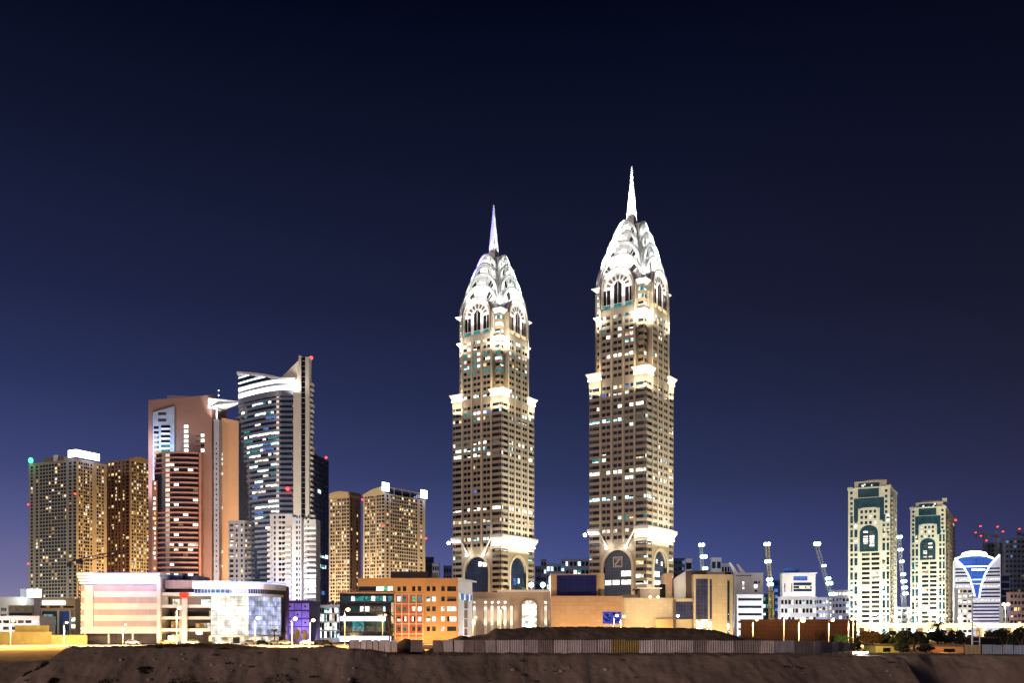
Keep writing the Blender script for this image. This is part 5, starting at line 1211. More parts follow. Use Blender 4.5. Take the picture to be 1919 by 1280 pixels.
    lamp('SPOT', W(T, (-Wl/2+6, -58, 6)), 330000*(Wl/26)**1.2, (.96, 1, .82), W(T, (-Wl/2, 0, zt*.55)), 2, 100)
    lamp('SPOT', W(T, (50, 10, 6)), 100000, (1, .8, .6), W(T, (0, 10, zt*.5)), 2, 110)
    lamp('SPOT', W(T, (-Wl/2, -30, 3)), 60000, (1, .95, .8), W(T, (-Wl/2, 0, 14)), 2, 100)
    return b
b = arch_tower(1668, 640, 1589.5, 1681, 913, 'taller cream apartment tower with a round top and dark arched glass', 41, True); b.done()
b = arch_tower(1772, 680, 1706, 1790, 951, 'shorter cream apartment tower with a flat top and red lamp', 42, False)
aviation(b, (1, b.Wr*.9, b.zt)); b.done()
# ------------------------------------------------------------------ far city blocks
CITY = 'city blocks in the distance'
def city(px0, px1, py, Y, label, m='city_blue', rows_n=None, cols_n=None, lit=(('ww', .12), ('wc', .06)), seed=1, th=90, dark=('db', 'dk'), cap=True, name='city_block', depth=4.5, hr=.5):
    b = Bld(name, label, 'building', px1, Y, th, px0, None, py, depth=depth, group=CITY)
    n = rows_n or max(2, int(b.zt/6)); cn = cols_n or max(2, int(b.Wl/7))
    rows = [(b.zt*(k+.5-hr/2)/n, b.zt*(k+.5+hr/2)/n) for k in range(n)]
    b.left(0, b.zt, even(b.Wl, cn, .72 if cols_n != 1 else .9), rows, picker(seed, list(lit), dark), m); b.right(0, b.zt, [], [], None, m); b.backs(0, b.zt, m); b.roof(b.zt, m, .2, .6)
    return b
LW = (('ww', .3), ('ww2', .15), ('wc', .1))
for a in [
    (797, 812, 1046, 700, 'slim dark blue block just right of the wide cream apartment tower', 'city_dark', 12, 3, (('wc', .1),), 51),
    (810, 823, 1058, 640, 'small pale block with dark windows behind the orange office roof', 'city_white', 9, 3, (('ww2', .1),), 52),
    (831, 846, 1062, 680, 'hazy blue block immediately left of the lower spired tower', 'city_blue', 9, 3, (('wc', .15),), 53),
    (1003, 1014, 1063, 760, 'slim dark block right of the lower spired tower with lit strips', 'city_dark', 9, 1, (('wc', .35),), 54),
    (1014, 1024, 1050, 800, 'narrow blue block among those between the spired towers', 'city_blue', 10, 2, (('wc', .12),), 55),
    (1024, 1058, 1058, 760, 'teal grey block with white lamps along its top between the spired towers', 'city_blue', 8, 5, (('wc', .3), ('ww', .16)), 56),
    (1052, 1104, 1049, 860, 'long far block behind the dark glass screen of the orange hall', 'city_blue', 9, 7, (('wc', .18), ('ww', .1)), 57),
    (1263, 1285, 1048, 700, 'dark blue block just right of the taller spired tower', 'city_dark', 12, 3, (('wb', .1),), 58),
    (1285, 1297, 1049, 690, 'white slim block beside a dark blue block and the cream gable', 'city_white', 6, 1, (('wb', .1),), 59),
    (1333, 1352, 1047, 640, 'pale square block rising above the cream stone block', 'city_white', 6, 2, (('wb', .3),), 60),
    (1352, 1368, 1058, 650, 'pale stepped block right of the pale square block', 'city_white', 7, 3, (('wc', .2),), 61),
    (1450, 1468, 1089, 640, 'deep blue glass block left of the block with the flat overhanging roof', 'blue_lit', 9, 2, (('wb', .3),), 62),
    (1430, 1452, 1116, 520, 'glazed teal block under the middle crane', 'teal_glass', 6, 4, (('wt', .3), ('ww', .2), ('wc', .2)), 63),
    (1528, 1560, 1122, 560, 'hazy white block under the leaning crane', 'city_white', 6, 5, LW, 64),
    (1558, 1592, 1108, 600, 'pale blue block left of the taller cream tower', 'city_white', 8, 5, (('wb', .3), ('ww', .2)), 65)]:
    city(a[0], a[1], a[2], a[3], a[4], a[5], a[6], a[7], a[8], a[9]).done()
b = city(1378, 1430, 1076, 560, 'pale blue block with a row of small dark openings and two lit windows', 'city_white', 2, 1, (), 66, dark=(None,))
fx = lambda px: b.sl(px)-b.Wl
for k in range(9):
    mb = MB(); x = fx(1380+3.2*k); mb.box(x, x+.7, -.1, -.01, b.z(1080.5), b.z(1078.3), 'dk'); mb.build('window', b.T)
for a_, c_, p0, p1, m in ((1391.5, 1394.5, 1091, 1094.5, 'ww'), (1391.5, 1394.5, 1096, 1099, 'ww2'), (1391.5, 1394.5, 1101, 1104.5, 'ww'), (1413, 1419.5, 1096, 1103, 'ww'), (1413, 1419, 1090, 1094, 'db'), (1421, 1424, 1090, 1094, 'db'), (1414, 1419, 1106, 1110, 'db')):
    mb = MB(); mb.box(fx(a_), fx(c_), -.1, -.01, b.z(p1), b.z(p0), m); mb.build('window', b.T)
for px, py in ((1368, 1054), (1382, 1057)):      # two leaning roof sails
    mb = MB(); mb.slab([(fx(px), 2, b.z(py)), (fx(px+2.5), 2, b.z(py)), (fx(px+19), 2, b.zt), (fx(px+10), 2, b.zt)], (0, 1.5, 0), 'city_white'); mb.build('roof_sail', b.T)
flood(b, 'l', 9, 95000, (.7, .82, 1), 40, 20, 4); b.done()
b = city(1381, 1430, 1117, 440, 'white block striped with long dark windows behind the tiled wall', 'white_wall', 6, 1, (('wb', .12),), 67, hr=.34); flood(b, 'l', 6, 44000, (.9, .93, 1), 26, 8, 2); b.done()
b = city(1466, 1528, 1080, 500, 'white block with a flat overhanging roof and three dark window bands', 'white_wall', 3, 1, (), 68, dark=(None,))
fx = lambda px: b.sl(px)-b.Wl
for a_, c_, p0, p1, m in ((1487, 1513, 1080.5, 1088.5, 'blue_lit'), (1487, 1521, 1092.5, 1097.5, 'db'), (1487, 1521, 1099, 1103, 'db'), (1498, 1508, 1099.3, 1102.7, 'ww'), (1510, 1518, 1099.3, 1102.7, 'ww2'), (1487, 1521, 1104.5, 1109, 'db'), (1470, 1471.5, 1094, 1110, 'db'), (1483, 1484.5, 1094, 1110, 'db')):
    mb = MB(); mb.box(fx(a_), fx(c_), -.12-(.05 if m[:2] == 'ww' else 0), -.01, b.z(p1), b.z(p0), m); mb.build('window', b.T)
mb = MB(); mb.prism([(fx(1466), -1), (fx(1526), -1), (fx(1526), 4.5), (fx(1466), 4.5)], b.zt+.61, b.zt+1.6, 'white_wall', [(fx(1466), -1), (fx(1529), -3), (fx(1529), 4.5), (fx(1466), 4.5)]); mb.box(fx(1471), fx(1499), 1, 4, b.zt+1.62, b.zt+4.2, 'blue_lit'); mb.build('roof_plant', b.T)
flood(b, 'l', 9, 48000, (.82, .88, 1), 36, 20, 4); b.done()
b = city(1463, 1530, 1121, 430, 'broad white block with square windows behind the tallest street lamp', 'white_wall', 5, 10, (('ww', .2), ('wc', .1)), 69); flood(b, 'l', 8, 30000, (.9, .93, 1), 26, 8, 2); b.done()
for px, Y_, pw, c in ((1345, 600, 60000, (.75, .85, 1)), (1440, 480, 9000, (.75, .9, 1)), (1545, 520, 20000, (.8, .85, 1)), (1575, 560, 42000, (.7, .75, 1)), (1290, 650, 30000, (.7, .8, 1)), (815, 610, 40000, (.9, .92, 1)), (1060, 720, 60000, (.6, .75, 1))):
    lamp('SPOT', (X(px, Y_-40), Y_-40, 5), pw, c, (X(px, Y_+20), Y_+20, 28), 2, 120)

# ------------------------------------------------------------------ building with the lit blue calyx, dark towers at the right edge
b = Bld('office_tower', 'curved office tower with a blue glass calyx outlined in white light', 'tower', 1875, 620, 90-22, 1789, None, 1042, depth=20)
T = b.T; Wl = b.Wl; fx = lambda px: b.sl(px)-b.Wl; z_ = b.z
core = MB(); core.box(-Wl, 0, 0, 20, 0, z_(1047), 'city_white'); core.build('wall', T)
for k in range(17):
    mb = MB(); py = 1064+6.6*k; mb.box(-Wl+.4, -.4, -.2, -.02, z_(py+3), z_(py), 'db' if k not in (3, 5, 9) else 'ww2'); mb.build('window_band', T)
cal = MB(); L_ = [(1793, 1048), (1805, 1060), (1815, 1078), (1822, 1098), (1827, 1120)]; R_ = [(1835, 1120), (1838, 1100), (1845, 1078), (1856, 1058), (1873, 1040)]
topc = [(1862, 1047), (1848, 1042), (1830, 1040.5), (1812, 1042)]
pts = [(fx(a), -.6, z_(c)) for a, c in L_+R_[:4]+topc]; cal.slab(pts, (0, .35, 0), 'blue_lit'); co = cal.build('blue_glass', T)
for cv in (L_, R_):
    mb = MB(); mb.tube([(fx(a), -1, z_(c)) for a, c in cv], .55, 'neon', 6); mb.build('light_line', T)
mb = MB(); mb.tube([(fx(a), -1, z_(c)) for a, c in ((1789, 1046), (1803, 1041.5), (1818, 1040), (1834, 1039.7), (1848, 1041.5), (1862, 1047))], .6, 'strip_cool', 6); mb.build('light_line', T)
hd = MB(); hd.slab([(fx(1861), -.3, z_(1058)), (0, -.3, z_(1058)), (0, -.3, z_(1041)), (fx(1871), -.3, z_(1043))], (0, 6, 0), 'city_white'); hd.build('shoulder', T)
mb = MB(); mb.slab([(fx(px), 3, z_(py)) for px, py in ((1803, 1040), (1850, 1040), (1851, 1037), (1848, 1034), (1838, 1031.5), (1826, 1030.5), (1814, 1031.5), (1805, 1034), (1802, 1037))], (0, 2, 0), 'sign_white'); so_ = mb.build('roof_sign', T)
mb = MB(); 
for px in (1806, 1826, 1846): mb.box(fx(px), fx(px)+.5, 5.02, 6, z_(1047), z_(1032), 'dark_metal')
mb.build('sign_post', so_)
for py, m in ((1060, 'strip_cool'), (1085, 'wc'), (1093, 'ww2')):
    a_ = 1802 if py == 1060 else 1818+(py-1085)*.3; c_ = 1856 if py == 1060 else 1842
    mb = MB(); mb.box(fx(a_), fx(c_), -.75, -.62, z_(py+2.2), z_(py), m); mb.build('lit_band', co)
rnd = random.Random(4); mb = MB()
for k in range(8): x = fx(1821+3.2*k); mb.box(x, x+.8, -.75, -.62, z_(1068.5+rnd.random()), z_(1065.5+rnd.random()), 'sign_white')
mb.build('sign_lettering', co)
flood(b, 'l', Wl*.75, 70000, (.95, .85, 1), 50, 20, 4); flood(b, 'l', Wl*.2, 30000, (.8, .8, 1), 50, 20, 4); b.done()
b = city(1848, 1886, 1019, 760, 'dark blue tower standing behind the calyx tower', 'city_dark', 20, 4, (('wb', .03),), 71); b.done()
b = city(1884, 1921, 1011, 700, 'dark unfinished tower at the right edge of the view', 'city_dark', 20, 5, (('wd', .04), ('wb', .04)), 72); b.done()
b = city(1876, 1893, 1078, 640, 'slim grey block with white floor edges right of the calyx tower', 'city_blue', 9, 1, (('wd', .1),), 73, hr=.75); b.done()
b = city(1880, 1892, 1140, 560, 'small pale block behind the bright lamp at the right edge', 'city_white', 4, 3, (('wb', .5),), 74); b.done()
b = city(1893, 1921, 1112, 600, 'low brown block at the right edge beside the overpass', 'residence_brown', 7, 4, (('wy', .15), ('wo', .1)), 75); b.done()
b = city(1795, 1822, 1104, 560, 'white lit apartment block in front of the calyx tower', 'white_wall', 10, 3, (('ww', .45),), 76); flood(b, 'l', 4, 34000, (1, .96, .88), 26, 16, 2); b.done()
b = city(1681, 1708, 1140, 620, 'pale low block between the cream arched towers', 'city_white', 5, 3, LW, 77); b.done()

# ------------------------------------------------------------------ cranes with rows of floodlights
def beam_lattice(mb, A, B, w, m, n):
    A, B = Vector(A), Vector(B); d = (B-A).normalized(); u = d.cross(Vector((0, 1, 0))).normalized()*w/2; v = d.cross(u).normalized()*w/2
    cs = [u+v, u-v, -u-v, -u+v]
    for c in cs: mb.tube([A+c, B+c], w*.055, m, 4, False)
    for k in range(n):
        p, q = A.lerp(B, k/n), A.lerp(B, (k+1)/n)
        for i in range(4): mb.tube([p+cs[i], q+cs[(i+1) % 4]], w*.045, m, 4, False)
def crane(label, Y, mast, jib, lamps_, m='steel', w=2.2, cols_='lamp_cool', light=COOL, counter=None, tc='tower_crane'):
    bx = X(mast[0][0], Y); T = thing(tc, label, 'crane', (bx, Y, 0), 0, 'tower cranes on the skyline')
    loc = lambda px, py: (X(px, Y)-bx, 0, Z(py, Y))
    mb = MB(); beam_lattice(mb, (0, 0, 0), loc(*mast[1]), w, m, 22); mb.build('mast', T)
    if jib:
        mb = MB(); beam_lattice(mb, loc(*jib[0]), loc(*jib[1]), w*.75, m, 16); mb.build('jib', T)
        mb = MB(); p = loc(*jib[0]); mb.box(p[0]-.9, p[0]+.9, -1, 1, p[2]-1.4, p[2]+.6, 'dark_metal'); mb.build('cab', T)
    if counter:
        mb = MB(); beam_lattice(mb, loc(*counter[0]), loc(*counter[1]), w*.7, m, 6); p = loc(*counter[1]); mb.box(p[0]-.7, p[0]+.9, -.5, .5, p[2]-1.6, p[2]+.3, 'dark_metal'); mb.build('counter_jib', T)
    for px, py, r in lamps_:
        p = loc(px, py); mb = MB()
        mb.box(p[0]-r*1.1, p[0]+r*1.1, -.9, -.3, p[2]-r*.8, p[2]+r*.8, 'dark_metal'); o = mb.build('floodlight_bank', T)
        m2 = MB()
        for q in (-.55, .55): m2.ball((p[0]+q*r, -1.2, p[2]+.1*q), r*.62, cols_ if r > .8 else 'lamp_red', 8)
        m2.build('bulb', o)
        if r > .8: lamp('POINT', W(T, (p[0], -4, p[2])), 140*r, light, size=1)
    return T
crane('crane mast with three floodlight banks above the cream stone block', 500, ((1321, 1190), (1316, 1072)), ((1316, 1072), (1313, 1019)), [(1314, 1022, 1.5), (1318, 1044, 1.7), (1320.5, 1066, 1.3)])
crane('yellow crane with an almost upright jib of white floodlights', 500, ((1446, 1190), (1445, 1110)), ((1444.5, 1110), (1437, 1017)), [(1436.5, 1020.5, 1.6), (1438, 1053, 1.6), (1441, 1087, 1.5), (1442.5, 1096, 1.5)], 'crane_yellow')
crane('crane with a long leaning jib and bluish floodlights', 520, ((1556, 1190), (1556, 1116)), ((1556, 1116), (1529, 1017)), [(1530, 1020, 1.8), (1543, 1061, 1.1), (1550.5, 1085, 1.4), (1553, 1094, 1.7), (1558, 1114, 1.6)])
crane('crane mast of greenish floodlights between the two cream towers', 600, ((1697, 1190), (1693, 1112)), ((1693, 1112), (1684.5, 1004)), [(1684.5, 1007, 1.6), (1686, 1031, 1.5), (1688.5, 1053, 1.4), (1691, 1077, 1.5), (1692.5, 1090, 1.7), (1694, 1102, 1.7), (1695.5, 1113, 1.6)], light=(.75, 1, .9))
crane('dark crane with a level jib in front of the far left apartment towers', 420, ((149, 1195), (149, 1050)), ((149, 1051), (240, 1032)), [], 'dark_metal', 2.0, counter=((149, 1052), (129, 1056)))
for k, (mx, top_, jx, jy, lab, lm) in enumerate(((1868, 1014, 1846, 1003, 'far crane with red lamps above the dark blue tower', ((1868, 988, .7), (1878, 997, .7))), (1846, 1013, 1827, 1003, 'faint far crane over the calyx tower roof sign', ((1836, 987, .7), (1827, 999, .6), (1837, 1005, .7), (1847, 1014, .7))), (1909, 1008, 1921, 1004, 'dark crane standing on the unfinished tower at the right edge', ((1909, 992, .7),)))):
    crane(lab, 700+20*k, ((mx, 1190), (mx, top_-18)), ((mx, top_-8), (jx, jy)), lm, 'dark_metal', 2.2)

# ------------------------------------------------------------------ low buildings at the far left
def lowbld(px0, px1, py, Y, label, m, cols_n, rowspec, lit, seed, cat='building', name='office_building', depth=12, dark=('dk', 'db'), th=90):
    b = Bld(name, label, cat, px1, Y, th, px0, None, py, depth=depth)
    b.left(0, b.zt, even(b.Wl, cols_n, .8) if cols_n > 1 else [(.3, b.Wl-.3)], [(b.z(c), b.z(a)) for a, c in rowspec[::-1]], picker(seed, lit, dark), m); b.right(0, b.zt, [], [], None, m); b.backs(0, b.zt, m); b.roof(b.zt, m, .15, .4)
    return b
lowbld(-14, 41, 1121, 420, 'white lit building with a bright canopy at the left edge', 'white_wall', 4, ((1140, 1146), (1152, 1158)), [('wd', .3)], 81).done()
b = lowbld(38, 57, 1106, 430, 'pale green block behind the bright square sign', 'city_white', 2, ((1150, 1156),), [], 82); b.done()
mb = MB(); mb.box(X(52, 425), X(79, 425), 424, 424.6, Z(1120, 425), Z(1105, 425), 'sign_white')
sg = tag(thing('lit_sign', 'glaring white square sign among the low buildings at far left', 'sign', (X(65, 425), 425, 0)))
mb = MB(); x0 = X(52, 425)-X(65, 425); mb.box(x0, -x0, -.6, 0, Z(1120, 425), Z(1105, 425), 'sign_white'); mb.build('panel', sg); mb = MB(); mb.box(-.3, .3, .02, .5, 0, Z(1107, 425), 'dark_metal'); mb.build('post', sg)
lamp('POINT', (X(65, 420), 416, Z(1113, 420)), 9000, (.9, 1, .95), size=2)
b = lowbld(16, 62, 1137, 390, 'stepped brown and white terrace block at the far left', 'residence', 1, ((1141, 1145.5), (1149, 1154.5)), [('wd', .3)], 83); b.done()
b = lowbld(64, 141, 1124, 370, 'beige building with a white sign band left of the showroom', 'beige', 3, ((1136, 1140),), [], 84, depth=14)
mb = MB(); mb.box(b.sl(80)-b.Wl, b.sl(122)-b.Wl, -.35, -.02, b.z(1133.5), b.z(1127), 'sign_white'); mb.build('sign', b.T)
mb = MB(); mb.box(b.sl(64)-b.Wl, b.sl(76)-b.Wl, -.2, -.02, 0, b.z(1124), 'grey_panel'); mb.build('side_wall', b.T)
for a_, c_, p0, p1, m in ((79, 108, 1146, 1190, 'teal_glass'), (82, 100, 1152, 1157, 'wc2'), (85, 105, 1162, 1172, 'wt'), (113, 131, 1146, 1195, 'blue_lit'), (133, 141, 1158, 1165, 'wc'), (133, 141, 1171, 1178, 'ww')):
    mb = MB(); mb.box(b.sl(a_)-b.Wl, b.sl(c_)-b.Wl, -.12-(.06 if m[0] == 'w' else 0), -.01, b.z(p1), b.z(p0), m); mb.build('glass_panel', b.T)
for px in (108.5, 131): mb = MB(); mb.box(b.sl(px)-b.Wl, b.sl(px+3.5)-b.Wl, -.6, -.02, 0, b.z(1145), 'white_wall'); mb.build('column', b.T)
flood(b, 'l', 4, 16000, (1, .8, .5), 22, 8, 1); b.done()
b = lowbld(-10, 74, 1157, 345, 'long white low building with square windows at the left edge', 'white_wall', 6, ((1163, 1168.5), (1175, 1181)), [('ww', .25), ('wd', .3)], 85); flood(b, 'l', 6, 26000, (1, .84, .8), 18, 5, 1); b.done()
for px0, px1, py, Y, lab in ((28, 92, 1174, 310, 'tall yellow boundary wall section left of the showroom'), (-12, 97, 1186, 300, 'long yellow boundary wall at the left edge of the road'), (96, 163, 1192, 296, 'low yellow wall section ending at the showroom')):
    b = Bld('boundary_wall', lab, 'wall', px1, Y, 90, px0, None, py, depth=.5); b.left(0, b.zt, [], [], None, 'yellow_wall'); b.right(0, b.zt, [], [], None, 'yellow_wall'); b.backs(0, b.zt, 'yellow_wall'); b.roof(b.zt, 'yellow_wall', .1, .2); b.done()
mb = MB(); mb.tube([(0, 0, 0), (0, 0, Z(1126, 415))], .15, 'dark_metal'); 

# ------------------------------------------------------------------ terrain
def sm(a, b, x): t = max(0, min(1, (x-a)/(b-a))); return t*t*(3-2*t)
def hsh(i, j, s=0):
    n = (i*374761393+j*668265263+s*974634777) & 0xffffffff; n = ((n ^ (n >> 13))*1274126177) & 0xffffffff; return ((n ^ (n >> 16)) & 0xffff)/65535.
def vn(x, y, s=0):
    i, j = math.floor(x), math.floor(y); u, v = x-i, y-j; u = u*u*(3-2*u); v = v*v*(3-2*v)
    return (hsh(i, j, s)*(1-u)+hsh(i+1, j, s)*u)*(1-v)+(hsh(i, j+1, s)*(1-u)+hsh(i+1, j+1, s)*u)*v
def fbm(x, y, s=0, o=4): return sum(vn(x*2**k, y*2**k, s+k)*.5**k for k in range(o))/1.9-.5
def ground_h(x, y):
    if y > 235: return 0.
    yc = 111+1.6*fbm(x*.08, 3, 7)*2+9*sm(47, 54, x)-2*sm(56, 70, x)
    zc = 2.1-.85*sm(-22, -12, x)-.25*sm(30, 46, x)+.35*fbm(x*.35, y*.35, 2)+.25*fbm(x*1.3, 0, 5)+.22*fbm(x*3.1, y*.8, 8)
    back = 150+0*x
    dx = max(0, -53.-x+.25*(111-y)*0)
    dy = max(0, yc-y); db = max(0, y-(yc+5))
    left = sm(-58, -46, x)
    fall = .62 if y < yc else .05
    d = math.hypot(dx, dy)
    rill = .7*abs(fbm((x+.55*(y-yc))*.3, (y-yc)*.03, 11))+.45*abs(fbm((x+.5*(y-yc))*1.1, (y-yc)*.1, 12))
    h = zc-.62*d*(1+.25*fbm(x*.1, 9, 3))-(rill*min(1, d*.5) if d > 0 else 0)
    if dx == 0 and y > yc: h = zc-db*(.16 if x < -10 else .012)
    b = -.55*max(0, 119+3*fbm(x*.12, 1, 6)-y)
    b = max(b, -6)+.25*fbm(x*.25, y*.25, 21)+.5*max(0, fbm(x*.6, y*.35, 22))*sm(150, 110, y)
    h = max(h, b, -6+.3*fbm(x*.2, y*.2, 4))
    if x > 44:     # hollow at the right
        h -= 5.2*sm(46.8, 49, x)*(1-sm(55, 66, x))*(1-sm(114, 118, y))*sm(103.5, 107, y)
    h = h*(1-sm(160, 225, y)) if y > 160 else h
    return max(h, -6.5)+.12*fbm(x*1.7, y*1.7, 31)
def grid_mesh(name, xs, ys, hf, m, matf=None):
    v = [(x, y, hf(x, y)) for y in ys for x in xs]; n = len(xs); f = []; mi = []
    for j in range(len(ys)-1):
        for i in range(n-1): f.append((j*n+i, j*n+i+1, (j+1)*n+i+1, (j+1)*n+i))
    me = bpy.data.meshes.new(name); me.from_pydata(v, [], f); me.materials.append(MATS[m]); me.polygons.foreach_set('use_smooth', [True]*len(f)); me.update()
    o = bpy.data.objects.new(name, me); col.objects.link(o); return o
xs = [-9000, -3000, -1200, -500, -250, -150, -110, -90]+[-80+.35*k for k in range(458)]+[84, 90, 110, 150, 250, 500, 1200, 3000, 9000]
ys = [-60, -10, 30, 60, 80, 90, 95]+[97+.3*k for k in range(94)]+[126+1.2*k for k in range(30)]+[165, 175, 190, 210, 230, 260, 320, 400, 600, 1000, 2500, 9000]
tag(grid_mesh('ground', xs, ys, ground_h, 'sand'), kind='structure')
# spoil heap behind the hoarding
def heap_h(x, y):
    px = x*F/y+CX
    pr = [(700, 0), (728, .0), (742, 2.1), (760, 3.0), (780, 2.5), (797, .6), (806, 1.2), (830, 2.4), (850, 3.0), (868, 3.6), (878, 3.2), (915, 3.9), (926, 4.6), (1000, 4.9), (1100, 5.), (1200, 4.9), (1300, 4.7), (1345, 4.3), (1370, 3.7), (1390, 3.), (1412, 3.1), (1440, 2.3), (1480, 1.9), (1520, 1.7), (1600, .4), (1640, 0)]
    z = 0
    for (a, za), (c, zc) in zip(pr, pr[1:]):
        if a <= px <= c: t = (px-a)/(c-a); z = za+(zc-za)*t
    k = sm(140, 154, y)*(1-sm(166, 186, y))
    return max(-.5, (z+.35*fbm(x*.5, y*.5, 41)+.55*fbm(x*1.6, y*.8, 42)*(z > .5))*k+.15*k)-.35
tag(grid_mesh('spoil_heap', [-24+.4*k for k in range(220)], [139+1.1*k for k in range(45)], heap_h, 'soil'), kind='structure')
# road: kerbs, lane line, median
def sheet(name, x0, x1, y0, y1, z, m):
    mb = MB(); mb.quad((x0, y0, z), (x1, y0, z), (x1, y1, z), (x0, y1, z), m=m); return tag(mb.build(name), kind='structure')
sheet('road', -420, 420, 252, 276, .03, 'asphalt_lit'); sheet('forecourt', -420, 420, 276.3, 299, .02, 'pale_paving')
mb = MB()
for k in range(60): mb.quad((-240+8*k, 263.8, .036), (-236+8*k, 263.8, .036), (-236+8*k, 264.1, .036), (-240+8*k, 264.1, .036), m='paint')
tag(mb.build('road_markings'), kind='structure')
for y in (251.7, 276.0):
    mb = MB(); mb.box(-420, 420, y, y+.28, -.05, .14, 'kerb'); tag(mb.build('kerb'), kind='structure')

# ------------------------------------------------------------------ street lamps
LG = 'sodium street lamps along the road'
def street_lamp(px, pyh, Y, label, power=9000, r=.42, two=False, c=SODIUM, bulb='lamp_sodium', z0=0, group=LG):
    T = thing('street_lamp', label, 'street lamp', (X(px, Y), Y, z0), 0, group); h = Z(pyh, Y)-z0
    mb = MB(); mb.tube([(0, 0, 0), (0, 0, h*.5), (0, 0, h)], [.11, .09, .07], 'steel', 6); mb.build('pole', T)
    for s in ((-1, 1) if two else (1,)):
        mb = MB(); mb.tube([(0, 0, h-.1), (.5*s, -.2, h+.25), (1.0*s, -.5, h+.3)], .05, 'steel', 5); ar = mb.build('arm', T)
        mb = MB(); mb.box(1.0*s-.35, 1.0*s+.35, -.75, -.25, h+.25, h+.42, 'steel'); mb.build('lamp_head', ar)
        mb = MB(); mb.ball((1.0*s, -.55, h+.1), r, bulb, 8, .8); mb.build('bulb', ar)
    lamp('SPOT', W(T, (.4, -.8, h-.6)), power*4.5, c, W(T, (.4, -2.5, 0)), .5, 150, .45)
    return T
for a in [(331, 1141, 272, 'tall lamp in front of the red square sign of the showroom', 15000, .6), (547, 1161, 250, 'lamp before the purple building, left of the gold bushes', 12000, .55), (581, 1164, 256, 'lamp at the right corner of the purple building', 12000, .55), (646, 1144, 258, 'tall lamp before the dark glass office wing', 14000, .6),
          (717, 1154, 300, 'small lamp beside the palm at the orange office', 5000, .4), (938, 1140, 300, 'lamp glowing before the uplit columns of the pale hall', 9000, .55), (886, 1158, 310, 'small lamp at the left end of the pale hall', 6000, .4),
          (1150, 1155, 290, 'left lamp of the two in front of the poster', 7500, .5), (1163, 1157, 286, 'right lamp of the two in front of the poster', 7500, .5), (1411, 1163, 280, 'leftmost lamp in front of the brown tiled wall', 9000, .45), (1469, 1154, 270, 'taller slim lamp in front of the left half of the tiled wall', 8000, .45),
          (1497, 1164, 262, 'brightest lamp in front of the middle of the tiled wall', 16000, .75), (1553, 1164, 280, 'lamp over the shrubs before the tiled wall', 9000, .5), (1590, 1162, 268, 'left lamp of the pair at the right end of the tiled wall', 10000, .55), (1599, 1162, 272, 'right lamp of the pair at the right end of the tiled wall', 9000, .5),
          (478, 1160, 268, 'lamp washing the curved glass front of the showroom', 9000, .6), (20, 1165, 262, 'lamp over the yellow wall at the left edge', 14000, .45), (120, 1168, 262, 'lamp between the yellow wall and the showroom', 12000, .4), (-60, 1160, 240, 'lamp beyond the left edge', 16000, .4), (230, 1172, 268, 'low lamp in front of the banded showroom wall', 7000, .3), (800, 1182, 205, 'unseen light without a pole behind the spoil heap before the orange office', 3000, .2), (1035, 1190, 215, 'unseen light without a pole behind the crest of the spoil heap', 3000, .2)]:
    if a[0] in (-60, 800, 1035): lamp('SPOT', (X(a[0], a[2]), a[2], 8), a[4]*6, SODIUM, (X(a[0], a[2]), a[2]-3, 0), .5, 155, .4); continue  # bare unseen spots added here
    street_lamp(*a[:4], a[4]*2.2, *a[5:])
for px in (20, 75, 130): lamp('SPOT', (X(px, 268), 268, 9), 22000, (1, .66, .24), (X(px, 300), 300, 3), .5, 110)  # unseen spots added to brighten the yellow walls
# overpass with its lamps
b = Bld('overpass', 'long floodlit road overpass on piers at the right', 'bridge', 1990, 440, 90, 1600, None, 1168, depth=12)
deck = MB(); deck.box(-b.Wl, 0, 0, 12, b.z(1177), b.z(1171.5), 'cream_stone'); deck.build('deck', b.T)
mb = MB(); mb.box(-b.Wl, 0, -.3, -.02, b.z(1176), b.z(1169), 'cream_stone'); mb.build('parapet', b.T)
for k in range(7):
    mb = MB(); x = -b.Wl+6+k*14; mb.box(x, x+2, 3, 9, 0, b.z(1177.1), 'cream_stone'); mb.build('pier', b.T)
for k in range(5): lamp('SPOT', W(b.T, (-b.Wl+10+k*20, -16, 5)), 60000, (1, .8, .5), W(b.T, (-b.Wl+10+k*20, 0, 6)), .6, 100)
for k, (px, py, Y_, lab, pw) in enumerate(((1635, 1152, 452, 'bright lamp on the overpass before the taller cream tower', 20000), (1650, 1158, 450, 'second lamp on the overpass, right of the bright one', 9000), (1675, 1156, 455, 'overpass lamp at the right corner of the taller cream tower', 9000), (1702, 1150, 452, 'overpass lamp between the cream towers', 9000), (1717, 1154, 456, 'overpass lamp at the left corner of the shorter cream tower', 7000), (1745, 1150, 452, 'bright lamp on the overpass before the shorter cream tower', 16000), (1768, 1155, 455, 'overpass lamp at the right corner of the shorter cream tower', 9000), (1884, 1134, 452, 'tall bright lamp on the overpass near the right edge', 24000), (1800, 1160, 455, 'low lamp on the overpass before the calyx tower', 9000))):
    street_lamp(px, py, Y_, lab, pw, .9 if pw > 15000 else .55, True, (1, .66, .3), 'lamp_warm', b.z(1171.5), 'lamps on the overpass')

